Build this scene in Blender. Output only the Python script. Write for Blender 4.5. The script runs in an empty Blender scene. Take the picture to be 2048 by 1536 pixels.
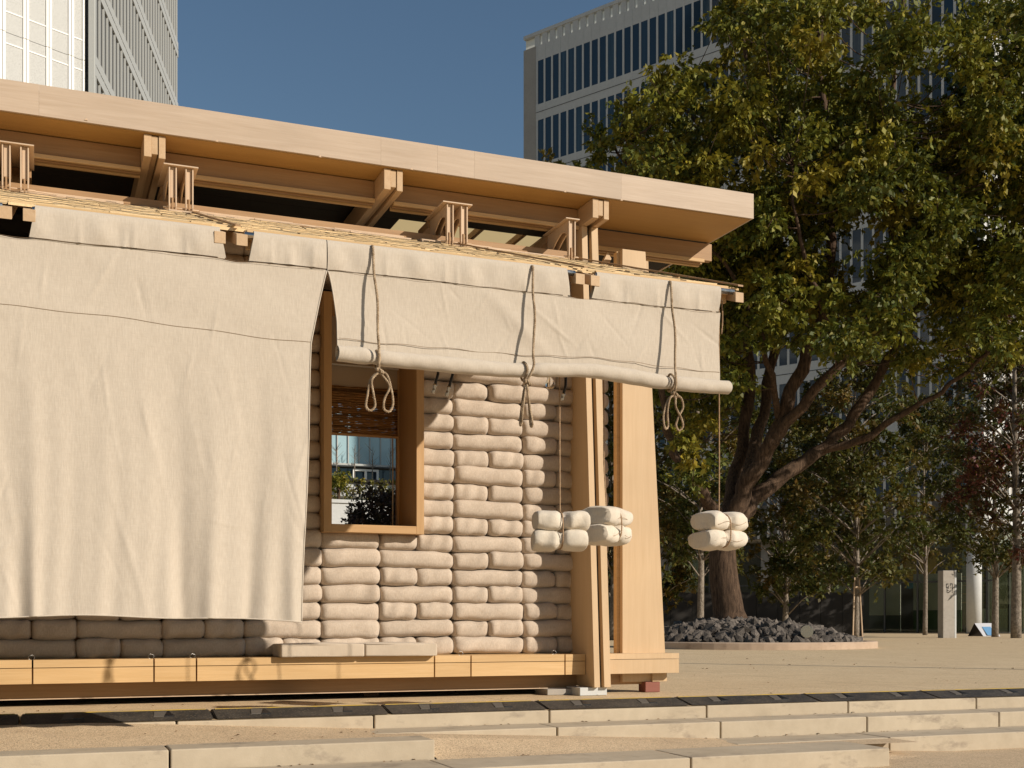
import bpy, bmesh, math, random
import numpy as np
from mathutils import Vector, Matrix
random.seed(7); RNG = np.random.default_rng(11)
R = math.radians
scn = bpy.context.scene
COL = scn.collection

# ---------------------------------------------------------------- camera, sky, sun, exposure
TH = R(21.55); FPX = 2400.0; HOR = 1245.0; CH = 0.65         # yaw of the facade, focal length in photo pixels, horizon row, eye height
CS, SN = math.cos(TH), math.sin(TH)
cam_d = bpy.data.cameras.new('camera'); cam = bpy.data.objects.new('camera', cam_d); COL.objects.link(cam)
cam.location = (0, 0, CH); cam.rotation_euler = (R(90), 0, -TH)
cam_d.sensor_width = 36; cam_d.lens = FPX / 2048 * 36; cam_d.shift_y = (HOR - 768) / 2048
cam_d.clip_end = 2000; cam_d.clip_start = 0.05
scn.camera = cam
SUN = Vector((0.83, -1.0, 0.64)).normalized()                # towards the sun
w = bpy.data.worlds.new('World'); scn.world = w; w.use_nodes = True
nt = w.node_tree; bg = nt.nodes['Background']
sky = nt.nodes.new('ShaderNodeTexSky'); sky.sky_type = 'NISHITA'; sky.sun_disc = False
sky.sun_elevation = math.asin(SUN.z); sky.sun_rotation = math.atan2(SUN.x, SUN.y)
sky.altitude = 300; sky.air_density = 1.5; sky.dust_density = 0.0; sky.ozone_density = 4.0
nt.links.new(sky.outputs[0], bg.inputs[0]); bg.inputs[1].default_value = 0.070
sl = bpy.data.lights.new('sun', 'SUN'); sl.energy = 5.0; sl.angle = R(0.55); sl.color = (1.0, 0.895, 0.765)
so = bpy.data.objects.new('sun', sl); COL.objects.link(so); so.rotation_euler = SUN.to_track_quat('Z', 'Y').to_euler()
so.location = (30, -30, 30)
vs = scn.view_settings; vs.view_transform = 'Standard'; vs.look = 'None'; vs.exposure = 0.0; vs.gamma = 1; vs.use_curve_mapping = False
scn.cycles.max_bounces = 8; scn.cycles.transparent_max_bounces = 12

# ---------------------------------------------------------------- photo pixel -> place
def ray(px, py):
    u = (px - 1024) / FPX
    return Vector((u * CS + SN, -u * SN + CS, (HOR - py) / FPX))
def onY(px, py, Y):
    d = ray(px, py); t = Y / d.y
    return Vector((t * d.x, Y, CH + t * d.z))
def XY(px, Y): return onY(px, 0, Y).x
def atD(px, py, Z):
    d = ray(px, py); return Vector((d.x * Z, d.y * Z, CH + d.z * Z))
def c2w(xc, zc): return Vector((xc * CS + zc * SN, -xc * SN + zc * CS, 0))

# ---------------------------------------------------------------- materials
MATS = {}
class N:
    def __init__(s, name):
        s.m = bpy.data.materials.new(name); s.m.use_nodes = True; s.t = s.m.node_tree
        s.b = s.t.nodes['Principled BSDF']; MATS[name] = s.m
    def n(s, k, **kw):
        x = s.t.nodes.new(k)
        for a, v in kw.items(): setattr(x, a, v)
        return x
    def l(s, a, b): s.t.links.new(a, b)
    def inp(s, x, i, v):
        if hasattr(v, 'is_linked') or hasattr(v, 'links'): s.l(v, x.inputs[i])
        else: x.inputs[i].default_value = v
    def coord(s, scale=(1, 1, 1), rnd=True, kind='Object'):
        tc = s.n('ShaderNodeTexCoord'); v = tc.outputs[kind]
        if rnd:
            oi = s.n('ShaderNodeObjectInfo'); mu = s.n('ShaderNodeMath', operation='MULTIPLY'); s.l(oi.outputs['Random'], mu.inputs[0]); mu.inputs[1].default_value = 53.0
            ad = s.n('ShaderNodeVectorMath', operation='ADD'); s.l(v, ad.inputs[0]); s.l(mu.outputs[0], ad.inputs[1]); v = ad.outputs[0]
        mp = s.n('ShaderNodeMapping'); mp.inputs['Scale'].default_value = scale; s.l(v, mp.inputs['Vector'])
        return mp.outputs[0]
    def noise(s, vec, scale, detail=4, rough=0.55, dist=0.0):
        x = s.n('ShaderNodeTexNoise'); s.l(vec, x.inputs['Vector']); x.inputs['Scale'].default_value = scale
        x.inputs['Detail'].default_value = detail; x.inputs['Roughness'].default_value = rough; x.inputs['Distortion'].default_value = dist
        return x.outputs['Fac']
    def voro(s, vec, scale, feature='F1', out='Distance'):
        x = s.n('ShaderNodeTexVoronoi', feature=feature); s.l(vec, x.inputs['Vector']); x.inputs['Scale'].default_value = scale
        return x.outputs[out]
    def rng(s, v, a, b, c=0.0, d=1.0):
        x = s.n('ShaderNodeMapRange'); s.l(v, x.inputs[0])
        for i, q in enumerate((a, b, c, d)): x.inputs[i + 1].default_value = q
        return x.outputs[0]
    def math(s, op, a, b):
        x = s.n('ShaderNodeMath', operation=op); s.inp(x, 0, a); s.inp(x, 1, b); return x.outputs[0]
    def mix(s, f, a, b, mode='MIX'):
        x = s.n('ShaderNodeMix', data_type='RGBA', blend_type=mode); s.inp(x, 0, f)
        for i, v in ((6, a), (7, b)):
            if isinstance(v, tuple): x.inputs[i].default_value = v + ((1,) if len(v) == 3 else ())
            else: s.l(v, x.inputs[i])
        return x.outputs[2]
    def tone(s, col, amt):
        oi = s.n('ShaderNodeObjectInfo'); v = s.rng(oi.outputs['Random'], 0, 1, 1 - amt, 1 + amt)
        x = s.n('ShaderNodeVectorMath', operation='SCALE'); s.l(col, x.inputs[0]); s.l(v, x.inputs[3]); return x.outputs[0]
    def bump(s, h, strength, dist=0.01, prev=None):
        x = s.n('ShaderNodeBump'); s.l(h, x.inputs['Height']); x.inputs['Strength'].default_value = strength; x.inputs['Distance'].default_value = dist
        if prev is not None: s.l(prev, x.inputs['Normal'])
        s.l(x.outputs[0], s.b.inputs['Normal']); return x.outputs[0]
    def done(s, col=None, rough=0.6, spec=0.3, metal=0.0):
        if col is not None: s.inp(s.b, 'Base Color', col if not isinstance(col, tuple) else col + (1,))
        s.inp(s.b, 'Roughness', rough); s.b.inputs['Specular IOR Level'].default_value = spec; s.b.inputs['Metallic'].default_value = metal
        return s.m

def wood(name, c1, c2, axis, rough=0.55, spec=0.25, grain=1.0):
    a = N(name)
    sc = [9.0, 9.0, 9.0]; sc['XYZ'.index(axis)] = 0.55
    v = a.coord(tuple(sc))
    n1 = a.noise(v, 1.6, 6, 0.62, 1.3)
    sc2 = [70.0, 70.0, 70.0]; sc2['XYZ'.index(axis)] = 2.2
    n2 = a.noise(a.coord(tuple(sc2)), 1.5, 3, 0.6)
    f = a.math('ADD', a.math('MULTIPLY', a.rng(n1, 0.28, 0.72), 0.62 * grain), a.math('MULTIPLY', a.rng(n2, 0.3, 0.7), 0.38 * grain))
    big = a.rng(a.noise(a.coord((0.9, 0.9, 0.9)), 1.3, 2), 0.3, 0.7, 0.93, 1.05)
    col = a.mix(f, c1, c2)
    sca = a.n('ShaderNodeVectorMath', operation='SCALE'); a.l(col, sca.inputs[0]); a.l(big, sca.inputs[3])
    a.bump(n2, 0.12, 0.004)
    return a.done(a.tone(sca.outputs[0], 0.035), rough, spec)
wood('ply_fascia', (0.525, 0.42, 0.32), (0.415, 0.315, 0.225), 'X')
wood('ply_golden', (0.66, 0.455, 0.24), (0.52, 0.33, 0.145), 'X')
wood('ply_post', (0.60, 0.435, 0.265), (0.51, 0.35, 0.195), 'Z', grain=0.8)
wood('ply_beam', (0.42, 0.265, 0.14), (0.31, 0.18, 0.085), 'X')  # plywood darkened in its own colour to hold the shade on the beams
wood('ply_rafter', (0.56, 0.40, 0.245), (0.45, 0.295, 0.16), 'Y')
wood('ply_pale', (0.60, 0.455, 0.32), (0.52, 0.37, 0.24), 'Z')
wood('window_oak', (0.54, 0.345, 0.17), (0.44, 0.26, 0.115), 'Z')
wood('window_oak_x', (0.54, 0.345, 0.17), (0.44, 0.26, 0.115), 'X')
wood('ply_soffit', (0.50, 0.30, 0.105), (0.42, 0.235, 0.075), 'X')  # shade under the eaves is put into this darker plywood colour
wood('dark_block', (0.16, 0.09, 0.06), (0.09, 0.045, 0.03), 'X')
wood('red_block', (0.30, 0.12, 0.085), (0.20, 0.07, 0.05), 'X')

def fabric(name, c1, c2, thread=(140, 140, 9), rnd=True, wr=0.35, slub=1.0, bumpk=0.25, mottle=0.35, wsc=9.0):
    a = N(name); v = a.coord(rnd=rnd)
    def sv(s): return a.coord(s, rnd)
    t1 = a.noise(sv((thread[0], thread[1], thread[2])), 1.0, 3, 0.6)
    t2 = a.noise(sv((thread[2], thread[2], thread[0])), 1.0, 3, 0.6)
    mott = a.noise(v, 7.0, 4, 0.6)
    f = a.math('ADD', a.math('MULTIPLY', a.rng(t1, 0.3, 0.7), 0.45 * slub), a.math('ADD', a.math('MULTIPLY', a.rng(t2, 0.3, 0.7), 0.16 * slub), a.math('MULTIPLY', a.rng(mott, 0.3, 0.7), mottle)))
    col = a.mix(f, c1, c2)
    spk = a.rng(a.voro(sv((1, 1, 0.45)), 26), 0.0, 0.035, 1.0, 0.0)
    pick = a.rng(a.noise(v, 11, 1), 0.58, 0.62)
    col = a.mix(a.math('MULTIPLY', spk, a.math('MULTIPLY', pick, 0.55)), col, (0.22, 0.13, 0.06))
    b1 = a.bump(a.math('ADD', t1, t2), bumpk, 0.0025)
    wv = a.noise(v, wsc, 3, 0.5, 0.6); a.bump(wv, wr, 0.02, b1)
    a.b.inputs['Sheen Weight'].default_value = 0.15; a.b.inputs['Sheen Roughness'].default_value = 0.6
    return a.done(a.tone(col, 0.04 if rnd else 0.0), 0.95, 0.08)
fabric('canvas', (0.575, 0.503, 0.408), (0.437, 0.37, 0.29), (170, 170, 20), rnd=False, wr=0.06, slub=1.15, bumpk=0.25, mottle=0.05, wsc=14)
fabric('sandbag', (0.61, 0.52, 0.425), (0.42, 0.34, 0.262), (150, 150, 34), wr=0.3, slub=1.3)
fabric('bundle_linen', (0.72, 0.645, 0.53), (0.54, 0.465, 0.365), (160, 160, 30), wr=0.3, slub=0.9, wsc=13)
fabric('cushion_linen', (0.58, 0.49, 0.385), (0.46, 0.38, 0.29), (420, 420, 20), wr=0.15, slub=1.0)
a = N('stitch'); a.done((0.24, 0.17, 0.11), 0.9, 0.1)

a = N('jute'); v = a.coord(); n1 = a.noise(v, 160, 3, 0.7); n2 = a.noise(v, 30, 2)
a.bump(n1, 0.8, 0.004); a.done(a.mix(a.rng(a.math('ADD', n1, n2), 0.75, 1.25), (0.20, 0.135, 0.08), (0.50, 0.385, 0.26)), 0.95, 0.05)
a = N('twine'); v = a.coord(); n1 = a.noise(v, 220, 3, 0.7)
a.done(a.mix(n1, (0.24, 0.15, 0.085), (0.46, 0.32, 0.20)), 0.95, 0.05)
a = N('reed'); at = a.n('ShaderNodeAttribute', attribute_name='tint'); n1 = a.noise(a.coord((14, 2, 2)), 6, 3)
a.done(a.mix(a.rng(n1, 0.3, 0.7, 0, 0.35), at.outputs['Color'], (0.45, 0.29, 0.12)), 0.8, 0.15)
a = N('bamboo_split'); at = a.n('ShaderNodeAttribute', attribute_name='tint'); a.done(at.outputs['Color'], 0.75, 0.15)
a = N('steel'); v = a.coord((1, 1, 1)); a.done((0.58, 0.57, 0.55), a.rng(a.noise(v, 30, 2), 0.3, 0.7, 0.22, 0.4), 0.5, 1.0)
a = N('wire'); a.done((0.045, 0.04, 0.036), 0.6, 0.3)
N('grip_grey').done((0.12, 0.105, 0.088), .7, .3)
a = N('black_metal'); a.done((0.012, 0.012, 0.014), 0.4, 0.4)
a = N('chrome'); a.done((0.5, 0.5, 0.48), 0.25, 0.5, 1.0)
a = N('clear_glass'); a.b.inputs['Transmission Weight'].default_value = 1.0; a.b.inputs['IOR'].default_value = 1.45; a.done((1, 1, 1), 0.0, 0.5)

def concrete(name, c1, c2, dark, speck=0.0, speck_scale=160, bump=0.25, rnd=False, joints=None, stain=0.5):
    a = N(name); v = a.coord(rnd=rnd)
    big = a.noise(v, 0.9, 5, 0.6); med = a.noise(v, 6, 5, 0.65); fine = a.noise(v, 90, 3, 0.6)
    col = a.mix(a.rng(a.math('ADD', a.math('MULTIPLY', big, 0.5), a.math('MULTIPLY', med, 0.5)), 0.36, 0.64), c1, c2)
    st = a.math('MULTIPLY', a.rng(a.noise(a.coord((1, 1, 2.2), rnd), 3.1, 6, 0.68), 0.56, 0.74), stain)
    col = a.mix(st, col, dark)
    h = fine
    if speck:
        vo = a.voro(v, speck_scale, 'F1', 'Color'); sep = a.n('ShaderNodeSeparateColor'); a.l(vo, sep.inputs[0])
        k = a.rng(sep.outputs[0], 0, 1, 1 - speck, 1 + speck)
        x = a.n('ShaderNodeVectorMath', operation='SCALE'); a.l(col, x.inputs[0]); a.l(k, x.inputs[3]); col = x.outputs[0]
        dk = a.rng(sep.outputs[1], 0.9, 0.93); col = a.mix(a.math('MULTIPLY', dk, 0.55), col, (0.10, 0.075, 0.055))
        h = a.math('ADD', fine, a.voro(v, speck_scale))
    else:
        dk = a.rng(a.noise(v, 240, 2), 0.66, 0.72); col = a.mix(a.math('MULTIPLY', dk, 0.3), col, dark)
    if joints:
        tc = a.n('ShaderNodeTexCoord'); sp = a.n('ShaderNodeSeparateXYZ'); a.l(tc.outputs['Object'], sp.inputs[0])
        m = None
        for ax, pitch, off in joints:
            q = a.math('MULTIPLY', a.math('ADD', sp.outputs[ax], off), 1.0 / pitch)
            fr = a.math('FRACT', q, 0.0); d = a.math('ABSOLUTE', a.math('SUBTRACT', fr, 0.5), 0.0)
            j = a.rng(d, 0.5 - 0.011 / pitch, 0.5 - 0.007 / pitch)
            m = j if m is None else a.math('MAXIMUM', m, j)
        col = a.mix(a.math('MULTIPLY', m, 0.7), col, dark)
    a.bump(h, bump, 0.004)
    return a.done(col if not rnd else a.tone(col, 0.05), 0.88, 0.15)
concrete('plaza_concrete', (0.665, 0.52, 0.33), (0.58, 0.44, 0.27), (0.30, 0.225, 0.15), 0.12, 120, joints=[(0, 4.5, 0.9), (1, 4.5, -1.2)], stain=0.35)
concrete('aggregate', (0.62, 0.475, 0.31), (0.53, 0.395, 0.25), (0.30, 0.22, 0.16), 0.22, 170, bump=0.4, stain=0.3)
concrete('step_concrete', (0.54, 0.455, 0.335), (0.43, 0.355, 0.255), (0.25, 0.20, 0.155), rnd=True, stain=0.9)
concrete('kerb_concrete', (0.50, 0.38, 0.28), (0.42, 0.31, 0.22), (0.24, 0.17, 0.12), stain=0.5)
concrete('pillar_concrete', (0.40, 0.365, 0.32), (0.33, 0.30, 0.26), (0.2, 0.17, 0.14), stain=0.5)
concrete('panel_white', (0.58, 0.59, 0.58), (0.51, 0.52, 0.51), (0.40, 0.40, 0.385), stain=0.25, bump=0.05)
concrete('panel_stone', (0.40, 0.38, 0.35), (0.35, 0.33, 0.30), (0.27, 0.25, 0.22), stain=0.3, bump=0.05)
concrete('panel_shaded', (0.13, 0.125, 0.115), (0.10, 0.097, 0.09), (0.07, 0.065, 0.06), stain=0.3, bump=0.05)  # darker copy for the lowest band, holds the shade of the overhang
a = N('rubber'); v = a.coord(rnd=False); mp = a.coord((1, 1, 1), False)
ck = a.n('ShaderNodeTexChecker'); rot = a.n('ShaderNodeMapping'); rot.inputs['Rotation'].default_value = (0, 0, R(45)); a.l(mp, rot.inputs['Vector']); a.l(rot.outputs[0], ck.inputs['Vector']); ck.inputs['Scale'].default_value = 55
a.bump(ck.outputs['Fac'], 0.9, 0.006); dust = a.rng(a.noise(v, 5, 5, 0.7), 0.4, 0.75, 0.0, 0.5)
dots = a.rng(a.voro(a.coord((1, 1, .3), False), 42), .22, .34, .75, 0.0)
a.done(a.mix(a.math('MAXIMUM', dots, dust), (0.036, 0.032, 0.028), (0.15, 0.125, 0.095)), 0.6, 0.35)
a = N('yellow_plastic'); v = a.coord(rnd=False); a.done(a.mix(a.rng(a.noise(v, 12, 5, 0.7), 0.42, 0.65), (0.60, 0.40, 0.07), (0.40, 0.30, 0.16)), 0.6, 0.3)
a = N('basalt'); v = a.coord(); n1 = a.noise(v, 9, 5, 0.65); a.bump(n1, 0.5, 0.03)
a.done(a.tone(a.mix(a.rng(n1, 0.35, 0.7), (0.040, 0.034, 0.029), (0.17, 0.143, 0.118)), 0.5), 0.75, 0.3)
a = N('soil'); a.done(a.mix(a.noise(a.coord(rnd=False), 14, 4), (0.02, 0.018, 0.016), (0.05, 0.045, 0.04)), 0.95, 0.1)

def bark(name, c1, c2, sc=(9, 9, 2)):
    a = N(name); v = a.coord(sc, False); n1 = a.noise(v, 2.0, 6, 0.7, 0.5); a.bump(n1, 0.7, 0.04)
    return a.done(a.mix(a.rng(n1, 0.35, 0.68), c1, c2), 0.9, 0.1)
bark('bark_brown', (0.035, 0.023, 0.016), (0.14, 0.09, 0.058), (9, 9, 1.6))
bark('bark_pale', (0.10, 0.08, 0.06), (0.34, 0.29, 0.235), (5, 5, 4))
def leaf(name):
    a = N(name); at = a.n('ShaderNodeAttribute', attribute_name='tint')
    a.done(at.outputs['Color'], 0.55, 0.28)
    tr = a.n('ShaderNodeBsdfTranslucent')
    sc = a.mix(0.5, at.outputs['Color'], (0.22, 0.20, 0.02)); a.l(sc, tr.inputs[0])
    ms = a.n('ShaderNodeMixShader'); ms.inputs[0].default_value = 0.20
    a.l(a.b.outputs[0], ms.inputs[1]); a.l(tr.outputs[0], ms.inputs[2])
    a.l(ms.outputs[0], a.t.nodes['Material Output'].inputs[0])
leaf('leaf')
a = N('dark_glass'); oi = a.n('ShaderNodeObjectInfo'); v = a.coord((1, 1, 0.2)); cur = a.rng(oi.outputs['Random'], 0.55, 1.0)
nb = a.rng(a.noise(a.coord((9, 9, 0.15)), 2.0, 3), 0.3, 0.7)
a.done(a.mix(a.math('MULTIPLY', a.math('MULTIPLY', cur, nb), 0.7), (0.018, 0.040, 0.068), (0.07, 0.125, 0.165)), 0.06, 0.5)
a = N('sky_glass'); oi = a.n('ShaderNodeObjectInfo'); a.done(a.mix(a.rng(oi.outputs['Random'], 0, 1, 0, 1), (0.27, 0.42, 0.47), (0.38, 0.53, 0.57)), 0.12, 0.6)  # base colour carries the pale sky reflected in the panes
a = N('perforated'); v = a.coord(rnd=False); w1 = a.voro(v, 26); a.done(a.mix(a.rng(w1, 0.25, 0.45), (0.34, 0.34, 0.32), (0.46, 0.46, 0.435)), 0.5, 0.3)
a = N('panel_grey'); v = a.coord((9, 9, 0.3)); a.done(a.mix(a.noise(v, 2, 3), (0.055, 0.055, 0.054), (0.10, 0.10, 0.097)), 0.45, 0.3)
a = N('white_metal'); a.done((0.80, 0.79, 0.75), 0.45, 0.3)
a = N('fin_metal'); a.done((0.44, 0.45, 0.43), 0.45, 0.3)
a = N('dark_gap'); a.done((0.03, 0.033, 0.037), 0.5, 0.2)
a = N('mullion_dark'); a.done((0.06, 0.06, 0.058), 0.4, 0.4)
a = N('lobby_glass')
gl = a.n('ShaderNodeBsdfGlossy'); gl.inputs['Roughness'].default_value = 0.02; gl.inputs[0].default_value = (0.9, 0.95, 0.95, 1)
tp = a.n('ShaderNodeBsdfTransparent'); tp.inputs[0].default_value = (0.74, 0.77, 0.70, 1); fr = a.n('ShaderNodeFresnel'); fr.inputs[0].default_value = 1.5
ms = a.n('ShaderNodeMixShader'); a.l(fr.outputs[0], ms.inputs[0]); a.l(tp.outputs[0], ms.inputs[1]); a.l(gl.outputs[0], ms.inputs[2]); a.l(ms.outputs[0], a.t.nodes['Material Output'].inputs[0])
a = N('slot_glow'); tl = a.n('ShaderNodeBsdfTranslucent'); tl.inputs[0].default_value = (.8, .8, .76, 1); a.l(tl.outputs[0], a.t.nodes['Material Output'].inputs[0])  # lets sun from behind whiten the parapet slots
a = N('roof_panel_milk'); tl = a.n('ShaderNodeBsdfTranslucent'); tl.inputs[0].default_value = (.78, .68, .48, 1); a.l(tl.outputs[0], a.t.nodes['Material Output'].inputs[0])
def flat(name, c, rough=0.7, spec=0.2): N(name).done(c, rough, spec)
flat('interior_beige', (0.22, 0.185, 0.135)); flat('poster_white', (0.62, 0.61, 0.57)); flat('poster_green', (0.10, 0.15, 0.07)); flat('poster_grey', (0.12, 0.13, 0.12))
flat('poster_yellow', (0.62, 0.40, 0.02)); flat('poster_blue', (0.08, 0.22, 0.30)); flat('board_blue', (0.16, 0.36, 0.62)); flat('board_pale', (0.65, 0.66, 0.70)); flat('ink', (0.035, 0.032, 0.03))
flat('hoarding', (0.03, 0.027, 0.024)); flat('interior_shade', (0.03, 0.025, 0.02)); flat('roof_light', (0.75, 0.72, 0.62)); flat('header_board', (0.42, 0.34, 0.25))  # hoarding and interior colours are darkened to stand in for shade

# ---------------------------------------------------------------- mesh helpers
class B:
    def __init__(s): s.v = []; s.f = []; s.c = None
    def box(s, x0, x1, y0, y1, z0, z1):
        n = len(s.v)
        s.v += [(x0, y0, z0), (x1, y0, z0), (x1, y1, z0), (x0, y1, z0), (x0, y0, z1), (x1, y0, z1), (x1, y1, z1), (x0, y1, z1)]
        s.f += [tuple(n + i for i in q) for q in ((3, 2, 1, 0), (4, 5, 6, 7), (0, 1, 5, 4), (1, 2, 6, 5), (2, 3, 7, 6), (3, 0, 4, 7))]; return s
    def hexa(s, p):
        n = len(s.v); s.v += [tuple(q) for q in p]
        s.f += [tuple(n + i for i in q) for q in ((3, 2, 1, 0), (4, 5, 6, 7), (0, 1, 5, 4), (1, 2, 6, 5), (2, 3, 7, 6), (3, 0, 4, 7))]; return s
    def prism(s, poly, axis, a0, a1):
        n = len(s.v); k = len(poly)
        def P(p, a): return {'X': (a, p[0], p[1]), 'Y': (p[0], a, p[1]), 'Z': (p[0], p[1], a)}[axis]
        s.v += [P(p, a0) for p in poly] + [P(p, a1) for p in poly]
        s.f.append(tuple(range(n, n + k))[::-1]); s.f.append(tuple(range(n + k, n + 2 * k)))
        for i in range(k): j = (i + 1) % k; s.f.append((n + i, n + j, n + k + j, n + k + i))
        return s
    def tube(s, pts, rad, seg=6, caps=True):
        pts = [Vector(p) for p in pts]; n0 = len(s.v); m = len(pts)
        if not hasattr(rad, '__len__'): rad = [rad] * m
        up = None
        for i, p in enumerate(pts):
            t = (pts[min(i + 1, m - 1)] - pts[max(i - 1, 0)])
            if t.length < 1e-9: t = Vector((0, 0, 1))
            t.normalize()
            if up is None: up = t.orthogonal().normalized()
            up = (up - t * up.dot(t))
            if up.length < 1e-6: up = t.orthogonal()
            up.normalize(); q = t.cross(up)
            for k in range(seg):
                an = 2 * math.pi * k / seg; s.v.append(tuple(p + (up * math.cos(an) + q * math.sin(an)) * rad[i]))
        for i in range(m - 1):
            for k in range(seg):
                a0 = n0 + i * seg + k; a1 = n0 + i * seg + (k + 1) % seg; s.f.append((a0, a1, a1 + seg, a0 + seg))
        if caps:
            s.f.append(tuple(range(n0, n0 + seg))[::-1]); s.f.append(tuple(range(n0 + (m - 1) * seg, n0 + m * seg)))
        return s
    def grid(s, fn, nu, nv):
        n = len(s.v)
        for j in range(nv + 1):
            for i in range(nu + 1): s.v.append(tuple(fn(i / nu, j / nv)))
        for j in range(nv):
            for i in range(nu):
                a0 = n + j * (nu + 1) + i; s.f.append((a0, a0 + 1, a0 + nu + 2, a0 + nu + 1))
        return s
    def mesh(s, name, mat, off=(0, 0, 0), smooth=False):
        me = bpy.data.meshes.new(name)
        vv = np.array(s.v, dtype=np.float64) - np.array(off)
        me.from_pydata(vv.tolist(), [], s.f); me.materials.append(MATS[mat])
        if smooth: me.polygons.foreach_set('use_smooth', [True] * len(me.polygons))
        if s.c is not None:
            at = me.color_attributes.new('tint', 'FLOAT_COLOR', 'POINT'); at.data.foreach_set('color', np.array(s.c, dtype=np.float32).ravel())
        me.update(); return me
OFF = {}
def link(o, parent=None):
    COL.objects.link(o)
    if parent is not None: o.parent = parent
    return o
def tag(o, label=None, cat=None, group=None, kind=None):
    for k, v in (('label', label), ('category', cat), ('group', group), ('kind', kind)):
        if v: o[k] = v
    return o
def thing(name, label, cat, loc, rotz=0.0, group=None):
    o = bpy.data.objects.new(name, None); o.empty_display_size = 0.2; COL.objects.link(o); o.location = loc; o.rotation_euler = (0, 0, rotz)
    OFF[o.name] = Vector(loc) if rotz == 0 else Vector((0, 0, 0)); return tag(o, label, cat, group)
def obj(name, b, mat, parent=None, smooth=False, bevel=0.0, loc=None):
    off = OFF[parent.name] if parent is not None else Vector(loc or (0, 0, 0))
    o = bpy.data.objects.new(name, b.mesh(name, mat, off, smooth)); link(o, parent)
    if parent is None: o.location = off
    OFF[o.name] = off
    if bevel:
        m = o.modifiers.new('bevel', 'BEVEL'); m.width = bevel; m.segments = 2; m.limit_method = 'ANGLE'
    return o
def box(name, x0, x1, y0, y1, z0, z1, mat, parent=None, bevel=0.003, loc=None): return obj(name, B().box(x0, x1, y0, y1, z0, z1), mat, parent, False, bevel, loc)
def part(name, me, parent, loc=(0, 0, 0), rot=(0, 0, 0), scale=(1, 1, 1)):
    o = bpy.data.objects.new(name, me); link(o, parent); o.location = loc; o.rotation_euler = rot; o.scale = scale; OFF[o.name] = OFF[parent.name]; return o
def struct(name, b, mat, smooth=False, bevel=0): return tag(obj(name, b, mat, None, smooth, bevel), kind='structure')
def cpts(pts, n=8):
    """smooth curve through points"""
    P = [Vector(p) for p in pts]; P = [P[0] * 2 - P[1]] + P + [P[-1] * 2 - P[-2]]; out = []
    for i in range(1, len(P) - 2):
        for k in range(n):
            t = k / n; a0, a1, a2, a3 = P[i - 1], P[i], P[i + 1], P[i + 2]
            out.append(0.5 * ((2 * a1) + (a2 - a0) * t + (2 * a0 - 5 * a1 + 4 * a2 - a3) * t * t + (3 * a1 - a0 - 3 * a2 + a3) * t ** 3))
    out.append(P[-2]); return out
def lerp(a, b, t): return a + (b - a) * t
def cl(t): return max(0.0, min(1.0, t))

# ================================================================ GROUND AND STEPS
struct('plaza_ground', B().grid(lambda u, v: (-320 + 640 * u, 8.19 + 600 * v ** 2, 0.0), 8, 8), 'plaza_concrete')
struct('lower_ground', B().grid(lambda u, v: (-120 + 240 * u, -90 + 98.1 * v, -0.346), 4, 4), 'aggregate')
def g1(X): return lerp(0.003, -0.099, cl((X - 0.35) / 1.95))
struct('aggregate_slope', B().grid(lambda u, v: (lerp(-14, 2.37, u), lerp(7.58, 8.185, v), lerp(-0.1005, g1(lerp(-14, 2.37, u)), v)), 160, 4), 'aggregate')
def g2(X): return lerp(-0.0995, -0.2225, cl((X - 2.3) / 2.5))
struct('aggregate_ramp', B().grid(lambda u, v: (lerp(2.365, 6.0, u), lerp(7.08, 7.815, v), lerp(-0.2245, g2(lerp(2.365, 6.0, u)), cl((v - .3) / .5))), 40, 8), 'aggregate')
def g3(X): return lerp(-0.2248, -0.345, cl((X - 3.9) / 2.7))
struct('aggregate_apron', B().grid(lambda u, v: (lerp(3.9, 5.6, u), lerp(7.02, 7.39, v), g3(lerp(3.9, 5.6, u))), 20, 4), 'aggregate')
struct('aggregate_foot', B().grid(lambda u, v: (lerp(5.45, 14, u), lerp(5.2, 7.385, v), lerp(-0.3455, g3(lerp(5.45, 14, u)), cl(v * 1.2 - .15) * cl((lerp(5.45, 14, u) - 5.48) / .6 + cl((lerp(5.2, 7.39, v) - 7.0) / .2)))), 60, 40), 'aggregate')
st = tag(obj('concrete_steps', B().box(-14, 14, 8.0, 8.6, -0.5, -0.11), 'step_concrete'), kind='structure')
def blocks(xs, y0, y1, z0, z1):
    for i in range(len(xs) - 1):
        box('step_block', xs[i] + 0.006, xs[i + 1] - 0.006, y0, y1 + random.uniform(-.002, .002), z0, z1 + random.uniform(-.002, .002), 'step_concrete', st, 0.008)
blocks([2.19 + 1.34 * k for k in range(-6, 8)], 8.18, 8.60, -0.30, -0.0025)
blocks([3.43 + 1.34 * k for k in range(-1, 7)], 7.81, 8.178, -0.42, -0.095)
blocks([5.98 + 1.34 * k for k in range(-1, 6)], 7.38, 7.808, -0.50, -0.218)
blocks([2.36 - 1.64 * k for k in range(8, -1, -1)], 7.30, 7.60, -0.42, -0.0985)
blocks([-2.55, -0.93, 0.69, 2.31, 3.92, 5.50], 6.78, 7.298, -0.55, -0.2215)

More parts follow.
